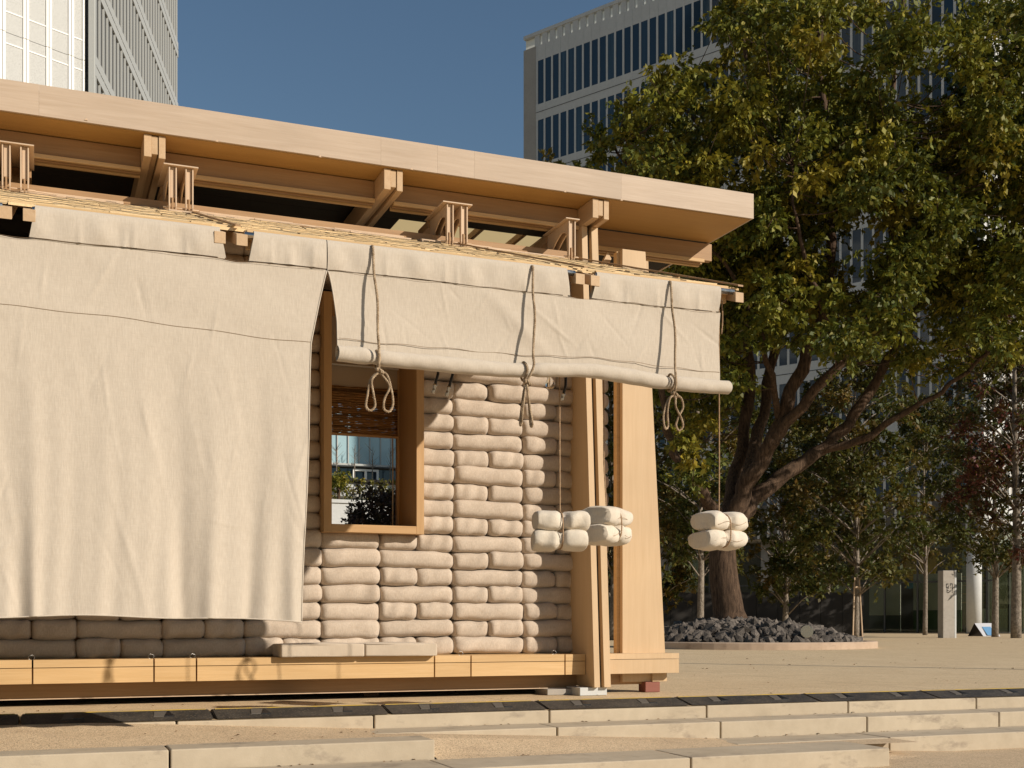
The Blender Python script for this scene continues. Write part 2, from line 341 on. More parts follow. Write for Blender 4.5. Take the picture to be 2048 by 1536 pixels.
# cable ramps in front of the pavilion
RX = [-0.11 + 1.214 * k for k in range(-2, 9)]
def ramp(x0, x1, lab):
    t = thing('cable_ramp', lab, 'cable ramp', ((x0 + x1) / 2, 8.35, 0), 0, 'black cable ramps along the plaza edge')
    b = B().prism([(8.195, 0.004), (8.425, 0.050), (8.50, 0.050), (8.66, 0.004)], 'X', x0 + 0.012, x1 - 0.012)
    obj('body', b, 'rubber', t, bevel=0.004)
    box('lid', x0 + 0.03, x1 - 0.03, 8.462, 8.495, 0.0505, 0.055, 'yellow_plastic', t, 0.002)
    L = x1 - x0
    for q in (0.27, 0.74):
        xa = x0 + L * q
        def sl(y): return 0.004 + (y - 8.195) / .23 * .046
        def wedge(p, d0, d1): return B().hexa([(x, y, sl(y) + d0) for x, y in p] + [(x, y, sl(y) + d1) for x, y in p])
        obj('grip_pocket', wedge([(xa - .075, 8.29), (xa + .06, 8.29), (xa + .045, 8.405), (xa - .06, 8.405)], -.004, .004), 'grip_grey', t)
        obj('grip_hole', wedge([(xa - .005, 8.285), (xa + .06, 8.285), (xa + .034, 8.41), (xa + .028, 8.41)], -.003, .0075), 'black_metal', t)
    for e in (x0 + 0.004, x1 - 0.012): obj('connector', B().prism([(8.25, 0.004), (8.40, 0.04), (8.52, 0.04), (8.6, 0.004)], 'X', e, e + 0.008), 'black_metal', t)
rl = ['black cable ramp end with flush lid left of the pavilion cloth', 'black rubber cable ramp lying in the shade below the lowered cloth edge', 'dusty cable ramp half in shadow below the lowered cloth',
      'cable ramp in front of the seat cushions', 'cable ramp below the window and bare sandbags', 'cable ramp in front of the slotted corner post', 'cable ramp right beyond the timber bench end', 'cable ramp on the step edge before the rock bed', 'cable ramp on the step edge before the sign pillar', 'cable ramp farthest along the step edge from the pavilion']
for i in range(10): ramp(RX[i], RX[i + 1], rl[i])

# ================================================================ PAVILION
YF, YR = 9.60, 9.635           # fascia plane, rafter ends
pv = thing('timber_pavilion', 'pale plywood pavilion with flat overhanging roof and fin posts', 'pavilion', (2.0, 10.0, 0))
XL, XR, YB = -3.4, 6.22, 14.6
roof = box('roof', XL, XR - 0.03, YF + 0.025, 10.85, 4.43, 4.62, 'interior_shade', pv)  # near-black colour paints the deep shade under the roof
for (x0, x1, y0, y1) in ((XL, 3.15, 10.852, 12.2), (5.0, XR - 0.03, 10.852, 12.2), (XL, XR - 0.03, 12.202, YB)): box('roof_panel', x0, x1, y0, y1, 4.43, 4.62, 'interior_shade', roof)
box('roof_light', 3.15, 5.0, 10.852, 12.2, 4.56, 4.575, 'roof_panel_milk', roof, 0)
for x in (3.6, 4.05, 4.5): box('roof_light_bar', x - .02, x + .02, 10.853, 12.199, 4.50, 4.559, 'ply_beam', roof, 0)
fx = [XL] + [XY(p, YF) for p in (78, 762, 875, 949, 1243)] + [XR]
for i in range(len(fx) - 1): box('fascia_board', fx[i] + 0.0004, fx[i + 1] - 0.0004, YF + random.uniform(0, .0008), YF + 0.024, 4.424, 4.655, 'ply_fascia', roof, 0)
box('fascia_board', XR - 0.024, XR, YF + 0.025, YB, 4.424, 4.655, 'ply_fascia', roof, 0.0008)
box('soffit', XL, XR - 0.026, YF + 0.026, 10.36, 4.418, 4.429, 'ply_soffit', roof, 0)
for px, py in ((172, 239), (434, 282), (640, 313), (823, 338), (1130, 383), (1243, 400)):
    p = onY(px, py, YF - 0.004); obj('screw_chip', B().prism([(p.x - .012, p.z - .004), (p.x + .012, p.z - .006), (p.x + .004, p.z + .012)], 'Y', YF - 0.005, YF - 0.0005), 'ply_pale', roof)
RAF = [4.655 - 1.9085 * k for k in range(0, 5)]
for xc in RAF:
    r = box('rafter', xc - 0.08, xc - 0.024, YR, YB - .1, 4.243, 4.414, 'ply_rafter', pv)
    box('rafter_core', xc - 0.024, xc + 0.022, YR + 0.004, YB - .1, 4.268, 4.408, 'ply_rafter', r)
    box('rafter_plate', xc + 0.03, xc + 0.08, YR + 0.001, YB - .1, 4.241, 4.414, 'ply_rafter', r)
edges = [XR - 0.0] + [x for xc in RAF for x in (xc + 0.082, xc - 0.082)] + [XL]
for i in range(0, len(edges) - 1, 2):
    x1, x0 = edges[i], edges[i + 1]
    yb = 10.35 if i == 0 else 9.945; zb0 = 4.236 if i == 0 else 4.252
    b = box('beam', x0, x1, yb, yb + .07, zb0, 4.410 if i else 4.404, 'ply_beam', pv)
    box('flange', x0, x1 - (0.1 if i == 0 else 0), yb - .03, yb - .001, zb0 - .03, zb0 + .003, 'ply_golden', b)
    box('flange', x0, x1 - (0.1 if i == 0 else 0), yb + .02, yb + .055, zb0 - .036, zb0 - .001, 'ply_beam', b)
    box('flange', x0, x1 - (0.1 if i == 0 else 0), yb + .071, yb + .10, zb0 - .045, zb0 - .008, 'ply_golden', b)
    for yy in (11.9, 13.0): box('joist', x0, x1 - .02, yy, yy + 0.07, 4.236, 4.40, 'interior_shade', b)
box('ledger', XL, 4.50, 9.875, 9.935, 3.83, 3.995, 'ply_beam', pv)
for x0, x1 in ((-.12, .62), (1.2, 1.95), (2.3, 2.9), (3.05, 3.7)): box('ledger_cap', x0, x1, 9.85, 9.874, 3.93 - .05, 3.945, 'ply_pale', pv)
# corner post, two tapered panels with a slot between them
for x0, x1 in ((4.575, 4.631), (4.672, 4.737)):
    obj('post_panel', B().prism([(9.60, 0.075), (10.32, 0.075), (10.32, 4.24), (9.87, 4.24)], 'X', x0, x1), 'ply_post', pv, bevel=0.002)
obj('slot_shade', B().prism([(9.66, 0.08), (10.25, 0.08), (10.25, 4.235), (9.93, 4.235)], 'X', 4.632, 4.671), 'ink', pv)  # black filler painted in for the shade inside the slot
# second post of the end elevation, parallel to the front
def slab(name, xa, zt, xr_b, xr_t, y0, y1, mat): return obj(name, B().prism([(xa, 0.10), (xr_b, 0.10), (xr_t, zt), (xa, zt)], 'Y', y0, y1), mat, pv, bevel=0.002)
x20 = XY(1245, 9.93)
slab('post_panel', x20, 4.10, XY(1333, 9.93), XY(1291, 9.93), 9.93, 9.985, 'ply_post')
slab('post_panel', x20 + 0.003, 4.06, XY(1333, 9.93), XY(1310, 9.93), 10.06, 10.11, 'ply_post')
slab('post_panel', x20 - 0.03, 4.09, x20 + .05, x20 + .05, 9.99, 10.055, 'ply_golden')
for k, (xa, xb) in enumerate(((4.75, 5.0),)): obj('brace', B().prism([(4.76, 3.70), (4.80, 3.66), (5.0, 4.06), (4.96, 4.12)], 'Y', 10.12, 10.17), 'ply_post', pv, bevel=.002)
# bench / plinth
bx = [XL] + [XY(p, 9.78) for p in (65, 308, 393, 869, 942, 1130, 1171)]
for i in range(len(bx) - 1):
    e = 0.006 if i < 6 else 0.001
    s_ = box('bench_board', bx[i] + 0.006, bx[i + 1] - e, 9.78, 9.86, 0.184, 0.302, 'ply_golden', pv, 0.0015)
    box('seat_board', bx[i] + 0.006, bx[i + 1] - e, 9.779, 10.3, 0.307, 0.366, 'ply_golden', s_, 0.0015)
s_ = box('bench_board', 4.738, XY(1358, 9.78), 9.78, 9.86, 0.184, 0.312, 'ply_post', pv, 0.0015)
box('seat_board', 4.738, XY(1358, 9.78), 9.779, 10.05, 0.316, 0.366, 'ply_post', s_, 0.0015)
box('seat_board', 4.74, 5.0, 10.051, 14.2, 0.316, 0.366, 'ply_post', s_, 0.0015)
box('plinth_beam', XL, 4.573, 9.98, 10.05, 0.058, 0.30, 'ply_beam', pv, 0.002)
box('plinth_beam', 4.739, XY(1303, 9.98), 9.98, 10.05, 0.075, 0.29, 'ply_beam', pv, 0.002)
box('plinth_strip', XL, 4.573, 9.965, 9.979, 0.054, 0.061, 'ply_pale', pv, 0)
box('floor', XL, 5.0, 10.052, 14.4, 0.10, 0.30, 'interior_shade', pv, 0)
box('leg_end', XY(1305, 9.9), XY(1334, 9.9), 9.90, 9.925, 0.10, 0.182, 'ply_post', pv, 0.002)
for px, py in ((63, 1312), (302, 1308), (385, 1308), (921, 1305), (1108, 1303)):
    c = onY(px, py, 9.80); ring = [Vector((c.x + 0.022 * math.cos(t * .5236), 9.80 + 0.004 * math.sin(t), 0.384 + 0.018 * math.sin(t * .5236))) for t in range(13)]
    obj('eye_ring', B().tube(ring, 0.0015, 5, False), 'steel', pv, True)
# back wall with an opening, end closings; unseen, added to darken the interior
for (x0, x1, z0, z1) in ((XL, 2.2, .3, 4.2), (4.9, 5.0, .3, 4.2), (2.2, 4.9, 3.3, 4.2), (2.2, 4.9, .3, 1.0)): box('back_wall', x0, x1, 14.2, 14.26, z0, z1, 'ply_beam', pv, 0)
box('end_wall', 4.60, 4.66, 10.52, 14.19, .3, 3.9, 'ply_beam', pv, 0)
box('end_wall', XL, XL + .06, 10.4, 14.19, .3, 4.2, 'ply_beam', pv, 0)
# blocks that carry the pavilion
def foot(px0, px1, py, mat, z1, lab, cat, dy=0.14):
    p = onY(px0, 0, 0.1); d = ray(px0, py); t = CH / -d.z; Y = d.y * t
    return tag(box('support_block', XY(px0, Y), XY(px1, Y), Y, Y + dy, 0.002, z1, mat, None, 0.004, (XY(px0, Y), Y, 0)), lab, cat, 'support blocks under the pavilion')
foot(1160, 1214, 1392, 'panel_white', 0.073, 'pale metal foot under the slotted corner post', 'support block', 0.3)
foot(1095, 1153, 1391, 'pillar_concrete', 0.055, 'grey concrete support block beside the corner post foot', 'support block', 0.3)
foot(728, 758, 1394, 'dark_block', 0.05, 'dark timber block under the plinth below the cushions', 'support block')
foot(1291, 1320, 1385, 'red_block', 0.098, 'reddish timber block stack under the bench end', 'support block')

# brackets that hang the awning from the roof beam
XB = [XY(p, 9.55) for p in (30, 362, 915)] + [XY(1145, 9.55)]
def arch():
    o = [(9.56, 4.165), (9.56, 3.86), (9.578, 3.825), (9.596, 3.86), (9.606, 3.97)]
    for k in range(8): t = k / 7; o.append((9.612 + .02 * min(1, t * 4) + 0.33 * t, 4.06 + .05 * math.sin(min(1, t * 3) * 1.57) - 0.13 * t ** 1.7))
    o += [(10.0, 3.975), (10.03, 3.99), (10.03, 4.165)]
    return o
for i, xb in enumerate(XB):
    last = i == 3
    wd = 0.13 if not last else 0.065
    br = box('bracket', xb - wd, xb + wd, 9.54, 10.06, 4.168, 4.178, 'ply_pale', pv, 0.001)
    for s in ((-.085, -.035, .04, .09) if not last else (-.025, .03)):
        obj('bracket_cheek', B().prism(arch(), 'X', xb + s - 0.005, xb + s + 0.005), 'ply_pale', br, bevel=0.001)
    for s in ((-.06, .065) if not last else (0.003,)):
        box('bracket_core', xb + s - 0.017, xb + s + 0.017, 9.58, 9.61, 3.93, 4.166, 'ply_pale', br, 0.001)
        box('hanger', xb + s - 0.006, xb + s + 0.006, 9.57, 9.60, 3.72, 3.929, 'ply_beam', br, 0.001)
    obj('pin', B().tube([(xb - wd, 9.59, 3.855), (xb + wd + .01, 9.59, 3.855)], 0.006, 6), 'ply_pale', br, True)
    box('bracket_strut', xb - wd + .02, xb + wd - .02, 10.031, 10.32, 4.10, 4.165, 'ply_beam', br, 0.001)

# ================================================================ SANDBAG WALL
def bag_mesh(name, L, H, D, seed, mat, pinch=0.0, nl=22, na=20, ends=5.0, bulge=3.0, wob=0.006, pillow=False):
    rs = np.random.default_rng(seed); b = B(); ph = rs.uniform(0, 6.28, 12); am = rs.uniform(.5, 1, 12)
    for i in range(nl + 1):
        s = -math.cos(math.pi * i / nl); s = math.copysign(abs(s) ** 0.85, s)
        k = max(0.0, 1 - abs(s) ** ends) ** (1 / 2.6)
        if pinch: k *= 1 - pinch * math.exp(-(s / 0.15) ** 2)
        k = max(k, 0.02)
        for j in range(na):
            t = 2 * math.pi * j / na; c, q = math.cos(t), math.sin(t); e = 2 / bulge
            y = D / 2 * math.copysign(abs(c) ** e, c); z = H / 2 * math.copysign(abs(q) ** e, q)
            kk = 0.62 + 0.38 * k if abs(s) < .97 else k
            wv = sum(am[m] * math.sin((m % 4 + 1) * 2.1 * s + (m // 4 + 1) * t + ph[m]) for m in range(12)) / 6
            cr = 1 + wob / (H / 2) * wv + .022 * math.sin(9 * t + ph[3]) * math.exp(-((1 - abs(s)) / .10)) + .005 * math.sin(11 * s + 3 * t + ph[5]) * math.sin(5 * s + ph[6]) + (pinch * .10 * math.sin(13 * t + ph[7]) * math.exp(-(s / .3) ** 2) if pinch else 0)
            ky = k
            if pillow: pk = 1 - pinch * math.exp(-(s / 0.15) ** 2); ky = (.92 + .08 * (1 - abs(s) ** 8)) * pk; kz = (.74 + .26 * max(0.0, 1 - abs(s) ** 7) ** .6) * pk
            if pillow and i in (0, nl): ky *= .3; kz *= .3; s = math.copysign(.955, s)
            if pillow: z *= kz / k
            b.v.append((L / 2 * (s * (1 - 0.05 * (1 - abs(q)) * 0) + 0.010 * math.sin(3 * t + ph[0]) * abs(s)), y * ky * cr, z * k * cr))
    for i in range(nl):
        for j in range(na):
            a0 = i * na + j; a1 = i * na + (j + 1) % na; b.f.append((a0, a0 + na, a1 + na, a1))
    b.f.append(tuple(range(na))); b.f.append(tuple(range(nl * na, nl * na + na))[::-1])
    return b.mesh(name, mat, (0, 0, 0), True)
CW = 0.667; CHH = 0.1522
LONG = [bag_mesh('sandbag', CW + 0.024, 0.168, 0.36, s, 'sandbag', ends=16, wob=0.0088, nl=34, na=32, bulge=3.1) for s in range(12)]
HALF = [bag_mesh('sandbag', CW / 2 + 0.020, 0.168, 0.36, 40 + s, 'sandbag', nl=28, na=32, ends=9.5, wob=0.0078, bulge=3.1) for s in range(12)]
SILL = [bag_mesh('sandbag', 0.545, 0.172, 0.36, 80 + s, 'sandbag', ends=12, wob=.0085, nl=30, na=32, bulge=3.1) for s in range(3)]
HEAD = [bag_mesh('sandbag', 0.62, 0.166, 0.27, 120 + s, 'sandbag', ends=9) for s in range(3)]
sw = thing('sandbag_wall', 'wall of stacked linen sandbags around the window', 'sandbag wall', (2.4, 10.26, 0.366))
cols = [(-2.36, -1.70), (-1.70, -1.04), (-1.04, -.38), (-.38, .285), (.285, .946), (.946, 1.593), (1.593, 2.243), (2.243, 2.766), (2.766, 3.433), (3.433, 4.108), (4.108, 4.765)]
def put(me, xc, z, i):
    part('sandbag', me, sw, (xc - 2.4 + random.uniform(-.006, .006), random.uniform(-.018, .018), z - 0.366 + random.uniform(-.004, .004)), (random.uniform(-.07, .07), random.uniform(-.022, .022), random.uniform(-.03, .03)), (random.uniform(.985, 1.015), 1, random.uniform(.96, 1.04)))
WX0, WX1, WZ0, WZ1 = 2.236, 3.117, 1.415, 3.44
for rI in range(23):
    z = 0.366 + CHH * (rI + 0.5)
    for ci, (x0, x1) in enumerate(cols):
        if (ci < 2 and rI > 4) or (ci < 5 and rI > 8): continue                  # behind the lowered cloth
        inwin = z + .03 > WZ0 and z - .06 < WZ1
        if ci == 7:
            if not inwin: put(random.choice(SILL), (x0 + x1) / 2, z, rI)
            continue
        if ci == 8 and inwin:
            put(random.choice(HALF), (x1 + WX1) / 2 , z, rI); continue
        split = (rI + ci) % 2 == 0
        if split:
            put(random.choice(HALF), x0 + (x1 - x0) * .25, z, rI); put(random.choice(HALF), x0 + (x1 - x0) * .75, z, rI)
        else: put(random.choice(LONG), (x0 + x1) / 2, z, rI)
    if rI < 22:
        o = part('sandbag', random.choice(HEAD), sw, (4.855 - 2.4, 10.40 - 10.26, z - 0.366), (0, 0, R(90)), (1, 1, 1))
# window: deep oak box frame through the wall, reed blind inside
wi = thing('window', 'deep wooden window frame set into the sandbag wall', 'window', (2.68, 9.97, WZ0))
FW = 0.068
def jamb(name, x0, x1, z0, z1, mat): return box(name, x0, x1, 9.97, 10.55, z0, z1, mat, wi, 0.002)
jamb('jamb', WX0, WX0 + FW, WZ0, WZ1, 'window_oak'); jamb('jamb', WX1 - FW, WX1, WZ0, WZ1, 'window_oak')
jamb('sill', WX0 + FW + .0005, WX1 - FW - .0005, WZ0 + .001, WZ0 + FW, 'window_oak_x'); jamb('head', WX0 + FW + .0005, WX1 - FW - .0005, WZ1 - FW, WZ1 - .001, 'window_oak_x')
box('jamb_stop', WX1 - FW - 0.022, WX1 - FW - .0005, 10.50, 10.549, WZ0 + FW, WZ1 - FW, 'window_oak', wi, 0.001)
box('header_board', WX0 + FW + .001, WX1 - FW - .023, 10.49, 10.51, 2.745, WZ1 - FW - .001, 'header_board', wi, 0.001)
obj('head_trim', B().box(WX0 + FW + .001, WX1 - FW - .023, 10.44, 10.47, 2.93, 2.94), 'poster_white', wi)
bb = B(); bb.c = []
for k in range(150):
    z = 2.335 + (k % 75) * 0.0056; n = 14; x0, x1 = WX0 + FW + 0.006, WX1 - FW - 0.026; c = random.uniform(.3, 1.5); y = 10.474 + random.uniform(-.003, .003) + (.008 if k > 74 else 0)
    pts = [(lerp(x0, x1, q / n), y, z + 0.003 * math.sin(q * 1.3 + k * 2.1) + random.uniform(-.0028, .0028)) for q in range(n + 1)]
    n0 = len(bb.v); bb.tube(pts, random.uniform(.0022, .0042) if k < 75 else .005, 5); bb.c += [(0.30 * c, 0.16 * c, 0.06 * c, 1)] * (len(bb.v) - n0)
o = obj('reed_blind', bb, 'bamboo_split', wi, True); o['kind'] = 'stuff'
box('blind_rail', WX0 + FW + .004, WX1 - FW - .024, 10.465, 10.485, 2.312, 2.331, 'window_oak_x', wi, 0.002)
xc = XY(785, 10.46); cord = [(xc, 10.455, 2.32), (xc + .002, 10.455, 1.9), (xc, 10.455, 1.53), (xc + .006, 10.44, 1.489)]
c_ = obj('blind_cord', B().tube(cord, 0.006, 6), 'canvas', wi, True)
fb = B()
for k in range(7): an = R(130 + 12 * k); fb.tube([(xc, 10.44, 1.489), (xc + 0.05 * math.cos(an), 10.43, 1.487 + 0.042 * math.sin(an) * .8)], 0.002, 4)
obj('frayed_end', fb, 'canvas', c_)

# ================================================================ AWNING
YB_ = 7.08; ZR = 2.91
aw = thing('reed_awning', 'sloping reed awning under wire net projecting from the pavilion front', 'awning', (2.2, 8.4, 2.9))
SLP = (3.905 - 2.915) / (9.86 - 7.06)
def zs(Y): return 2.915 + (Y - 7.06) * SLP
PX = [-2.4, -0.10, 1.06, 3.33, 4.50]
def raft(xc, w0=0.032):
    p = [(xc - w0, 7.04, zs(7.04) - .075), (xc + w0, 7.04, zs(7.04) - .075), (xc + w0, 9.87, zs(9.87) - .075), (xc - w0, 9.87, zs(9.87) - .075),
         (xc - w0, 7.04, zs(7.04) - .008), (xc + w0, 7.04, zs(7.04) - .008), (xc + w0, 9.87, zs(9.87) - .008), (xc - w0, 9.87, zs(9.87) - .008)]
    obj('awning_rafter', B().hexa(p), 'ply_rafter', aw, bevel=.002)
for x in (-0.165, -0.045, XY(439, 7.06), XY(483, 7.06), XY(1158, 7.06), XY(1188, 7.06), XY(1476, 7.06)): raft(x)
xe = [-3.1, -.2, -.01, XY(426, 7.06), XY(497, 7.06), XY(1146, 7.06), XY(1199, 7.06), XY(1465, 7.06)]
for i in range(0, 8, 2):
    x0, x1 = xe[i], xe[i + 1]
    obj('rod', B().tube([(x0 - .02, YB_, ZR), (x1 + .02, YB_, ZR)], 0.019, 12), 'steel', aw, True)
    box('eave_board', x0, x1, 7.112, 7.14, 2.90, 2.958, 'ply_golden', aw, .001)
    box('eave_rail', x0, x1, 7.141, 7.17, ZR - .06, 2.93, 'ply_golden', aw, .001)
rb = B(); rb.c = []
rs = random.Random(5)
for row in range(12):                                  # overlapping courses of split reed
    y0 = 7.145 + row * 0.227
    x = -3.1
    while x < 4.51:
        L = rs.uniform(.10, .34); x1 = min(x + L, 4.515)
        for q in range(3):
            ya = y0 + q * 0.079 + rs.uniform(-.012, .012); yb = ya + rs.uniform(.078, .10); hh = 0.008 + rs.uniform(0, .014) + q * .002
            tl = rs.uniform(-.01, .01); n0 = len(rb.v)
            rb.hexa([(x, ya, zs(ya) + .001), (x1, ya + tl, zs(ya + tl) + .001), (x1, yb + tl, zs(yb + tl) + .001), (x, yb, zs(yb) + .001), (x, ya, zs(ya) + hh), (x1, ya + tl, zs(ya) + hh + rs.uniform(-.005, .005)), (x1, yb + tl, zs(yb) + hh), (x, yb, zs(yb) + hh)])
            c = rs.uniform(.72, 1.15); rb.c += [(0.78 * c, 0.58 * c, 0.33 * c, 1)] * (len(rb.v) - n0)
        x = x1 + rs.uniform(0.0, .006)
o = obj('reed_layer', rb, 'reed', aw); o['kind'] = 'stuff'
nb = B()
for row in range(9):
    ya = 7.19 + row * .29; pts = []; x = -0.5
    k = 0
    while x < 4.5:
        yy = ya + (0.05 if k % 2 else -.05) + rs.uniform(-.014, .014); pts.append((x, yy, zs(yy) + .030 + rs.uniform(0, .008))); x += rs.uniform(.05, .10); k += 1
    nb.tube(pts, 0.0013, 3, False)
o = obj('wire_net', nb, 'wire', aw); o['kind'] = 'stuff'
def aslat(x0, x1, y0, y1, dz, m='ply_pale'): obj('slat', B().hexa([(x0, y0, zs(y0) + dz), (x1, y0, zs(y0) + dz), (x1, y1, zs(y1) + dz), (x0, y1, zs(y1) + dz), (x0, y0, zs(y0) + dz + .012), (x1, y0, zs(y0) + dz + .012), (x1, y1, zs(y1) + dz + .012), (x0, y1, zs(y1) + dz + .012)]), m, aw)
for (xa, xb, w_) in ((1.07, 1.10, 'ply_beam'), (3.31, 3.335, 'ply_beam'), (4.475, 4.515, 'ply_beam')): aslat(xa, xb, 7.1, 9.83, .032, w_)
for xa, L, y in ((.1, .5, 9.5), (.9, .6, 9.2), (1.6, .9, 9.6), (2.3, .5, 9.3), (3.0, .8, 9.65), (3.5, .7, 9.4)): aslat(xa, xa + L, y, y + .03, .03)

# ================================================================ CANVAS BLINDS
ZS = 2.752                                                # stitch line under the rod sleeves
def sleeve(x0, x1, parent, sk0=0.0, sk1=0.0, seed=0):
    prof = [(7.052, ZS + 0.002), (7.046, ZS + .05), (7.046, ZS + .10), (7.050, ZR + .005), (7.062, ZR + .022), (7.08, ZR + .028), (7.10, ZR + .02), (7.108, ZR), (7.10, ZS + .08), (7.085, ZS + .004)]
    rs = np.random.default_rng(seed); ph = rs.uniform(0, 6.28, 6)
    def fn(u, v):
        k = v * (len(prof) - 1); i = min(int(k), len(prof) - 2); f = k - i
        y = lerp(prof[i][0], prof[i + 1][0], f); z = lerp(prof[i][1], prof[i + 1][1], f)
        lo = cl((ZR - z) / 0.16); X = lerp(x0, x1, u) + lo * lerp(sk0, sk1, u)
        wv = (math.sin(X * 21 + ph[0]) + .8 * math.sin(X * 37 + ph[1]) + .6 * math.sin(X * 9 + ph[2]))
        cr = sum(math.exp(-((X - (x0 + (x1 - x0) * f2)) / .010) ** 2) for f2 in (.23, .47, .52, .81))
        y += -0.0045 * wv * lo * (1 - lo) * 4 * (v < .5) - .008 * cr * lo * (v < .5)
        return (X, y, z - 0.004 * math.sin(X * 5 + ph[3]) * lo)
    n = max(8, int((x1 - x0) / .012))
    obj('rod_sleeve', B().grid(fn, n, 18), 'canvas', parent, True)
lw = thing('canvas_blind', 'lowered beige canvas blind hanging in soft folds in front of the sandbags', 'canvas blind', (0.5, YB_, 0.67))
def xr1(z):
    t = cl((ZS - z) / (ZS - 2.31))
    return 1.598 - 0.088 * t ** 0.9 - 0.058 * cl((2.31 - z) / 1.63) + 0.004 * math.sin(z * 5)
def topdip(X):
    d = 0.0
    for xa, xb in ((-.2, 0.0), (.975, 1.17)):
        m = (xa + xb) / 2; d += 0.012 * math.exp(-((X - m) / .09) ** 2)
    return d
FOLD = [(-2.6, .12, .05), (-2.1, .08, -.05), (-1.6, .10, .05), (-1.25, .07, -.04), (-.62, .10, .05), (-.10, .06, -.045), (-.02, .05, .05), (.30, .16, .035), (.77, .075, -.065), (.92, .10, .06), (1.14, .06, -.06), (1.23, .07, .05), (1.40, .06, .035), (-.9, .12, -.05)]
rc = random.Random(31)
CREASE = [(rc.uniform(-.6, 1.5), rc.uniform(.75, 2.6), rc.choice((-1, 1)) * rc.uniform(.1, .5) if rc.random() < .75 else rc.uniform(-1.4, 1.4), rc.uniform(.06, .2), rc.uniform(.008, .016), rc.choice((-1, 1)) * rc.uniform(.0015, .004)) for _ in range(34)]
def creases(X, z, lst):
    y = 0.0
    for cx, cz, an, L, w_, a_ in lst:
        dz = z - cz
        if abs(dz) > 2.2 * L or abs(X - cx) > 2.2 * L: continue
        c_, s_ = math.cos(an), math.sin(an); p = (X - cx) * c_ + dz * s_; q = -(X - cx) * s_ + dz * c_
        y -= a_ * math.exp(-(p / w_) ** 2 - (q / L) ** 2)
    return y
def foldy(X, z):
    t = cl((2.36 - z) / 1.68)
    y = 0.0
    for xc_, w_, a_ in FOLD:
        xx = xc_ + 0.10 * (1 - t) * math.sin(xc_ * 7); ww = w_ * (1.45 - .85 * t)
        y -= .45 * a_ * (t ** 1.2) * math.exp(-((X - xx) / ww) ** 2)
    y -= 0.0055 * t * (math.sin(X * 13 + z * .8) + .6 * math.sin(X * 29 - z * 1.7 + 1) + .4 * math.sin(X * 53 + z * 2.3 + 2 * math.sin(z * 3)))
    y -= 0.0004 * (math.sin(X * 23 + z * 31) * math.sin(X * 7 - z * 5) + math.sin(X * 41 - z * 17 + 2))
    for a1, a2, a3, a4 in ((.15, .55, 2.25, 1.2), (.55, .95, 1.9, .9), (1.0, 1.35, 2.2, 1.5), (-.2, .1, 1.6, 2.0), (.4, .9, 1.3, .6)):
        dd = (X - a1) * .86 - (a3 - z) * (a2 - a1) * .5; y -= 0.006 * math.exp(-(dd / .02) ** 2) * math.exp(-((z - a3 + .25) / .3) ** 2) * t
    y += creases(X, z, CREASE)
    up = cl((z - 2.3) / .1) * cl((ZS - z) / .15)
    y -= 0.004 * up * math.sin(X * 4 + z * 9)
    return y
def fcan(u, v):
    z = lerp(ZS, 0.683, v); xr = xr1(z); X = lerp(-3.0, xr, u)
    zz = z - topdip(X) * (1 - v) ** 6 + (0.012 * math.sin(X * 2.1 + .5) + .006 * math.sin(X * 7)) * v ** 3 + .02 * cl((X + .3) / 1.5) * -v ** 3
    return (X, YB_ - 0.02 + foldy(X, z) + .03 * v * 0, zz)
obj('cloth', B().grid(fcan, 500, 170), 'canvas', lw, True)
def seam(name, x0, x1, zf, yf, parent, r=0.0016, wav=.004):
    n = 140; obj(name, B().tube([(lerp(x0, x1, i / n), yf(lerp(x0, x1, i / n), zf(lerp(x0, x1, i / n))) , zf(lerp(x0, x1, i / n)) + wav * math.sin(i * .37)) for i in range(n + 1)], r, 4, False), 'stitch', parent)
zseam = lambda X: 2.372 - 0.038 * (X + .1) + .006 * math.sin(X * 4)
seam('seam', -2.99, 1.507, zseam, lambda X, z: YB_ - 0.021 + foldy(X, z), lw, .0017)
seam('top_seam', -2.99, 1.59, lambda X: ZS - .001 - topdip(X), lambda X, z: 7.049, lw, .0009)
obj('hem', B().tube([fcan(i / 80, 1) for i in range(81)], 0.0045, 6), 'canvas', lw, True)
obj('edge_hem', B().tube([fcan(1, i / 60) for i in range(61)], 0.004, 6), 'canvas', lw, True)
sleeve(-3.0, -.2, lw, 0, 0, 1); sleeve(-.016, .975, lw, -.03, .035, 2); sleeve(1.17, 1.5975, lw, -.03, 0, 3)

rw = thing('canvas_blind', 'short beige canvas blind rolled up and tied with three jute ropes', 'canvas blind', (3.0, YB_, 2.2))
def dip2(X): return 0.012 * math.exp(-((X - 3.275) / .09) ** 2)
ZROLL = 2.243; RR = 0.054
def sag(X): return -0.012 * math.sin(X * 2.6 + 2.0) - 0.010 * cl((X - 3.9) / .5) + .006 * math.sin(X * 6.1)
def fr2(u, v):
    z = lerp(ZS, 2.29, v); xl = 1.602 + 0.055 * cl((ZS - z) / .3) ** .6 + .008 * v; xr = 4.31 + .004 * math.sin(z * 9) - .01 * v
    X = lerp(xl, xr, u)
    y = YB_ - 0.022 - 0.010 * math.sin(X * 3.1 + z * 4) * math.sin(v * 3.14) - 0.006 * math.sin(X * 8 - z * 11) * v - 0.009 * math.exp(-((X - 3.27) / .13) ** 2) * (1 - v) - .012 * math.exp(-((X - 2.6 - .5 * v) / .07) ** 2) * v * (1 - v) * 3
    return (X, y, z - dip2(X) * (1 - v) ** 5 + sag(X) * v)
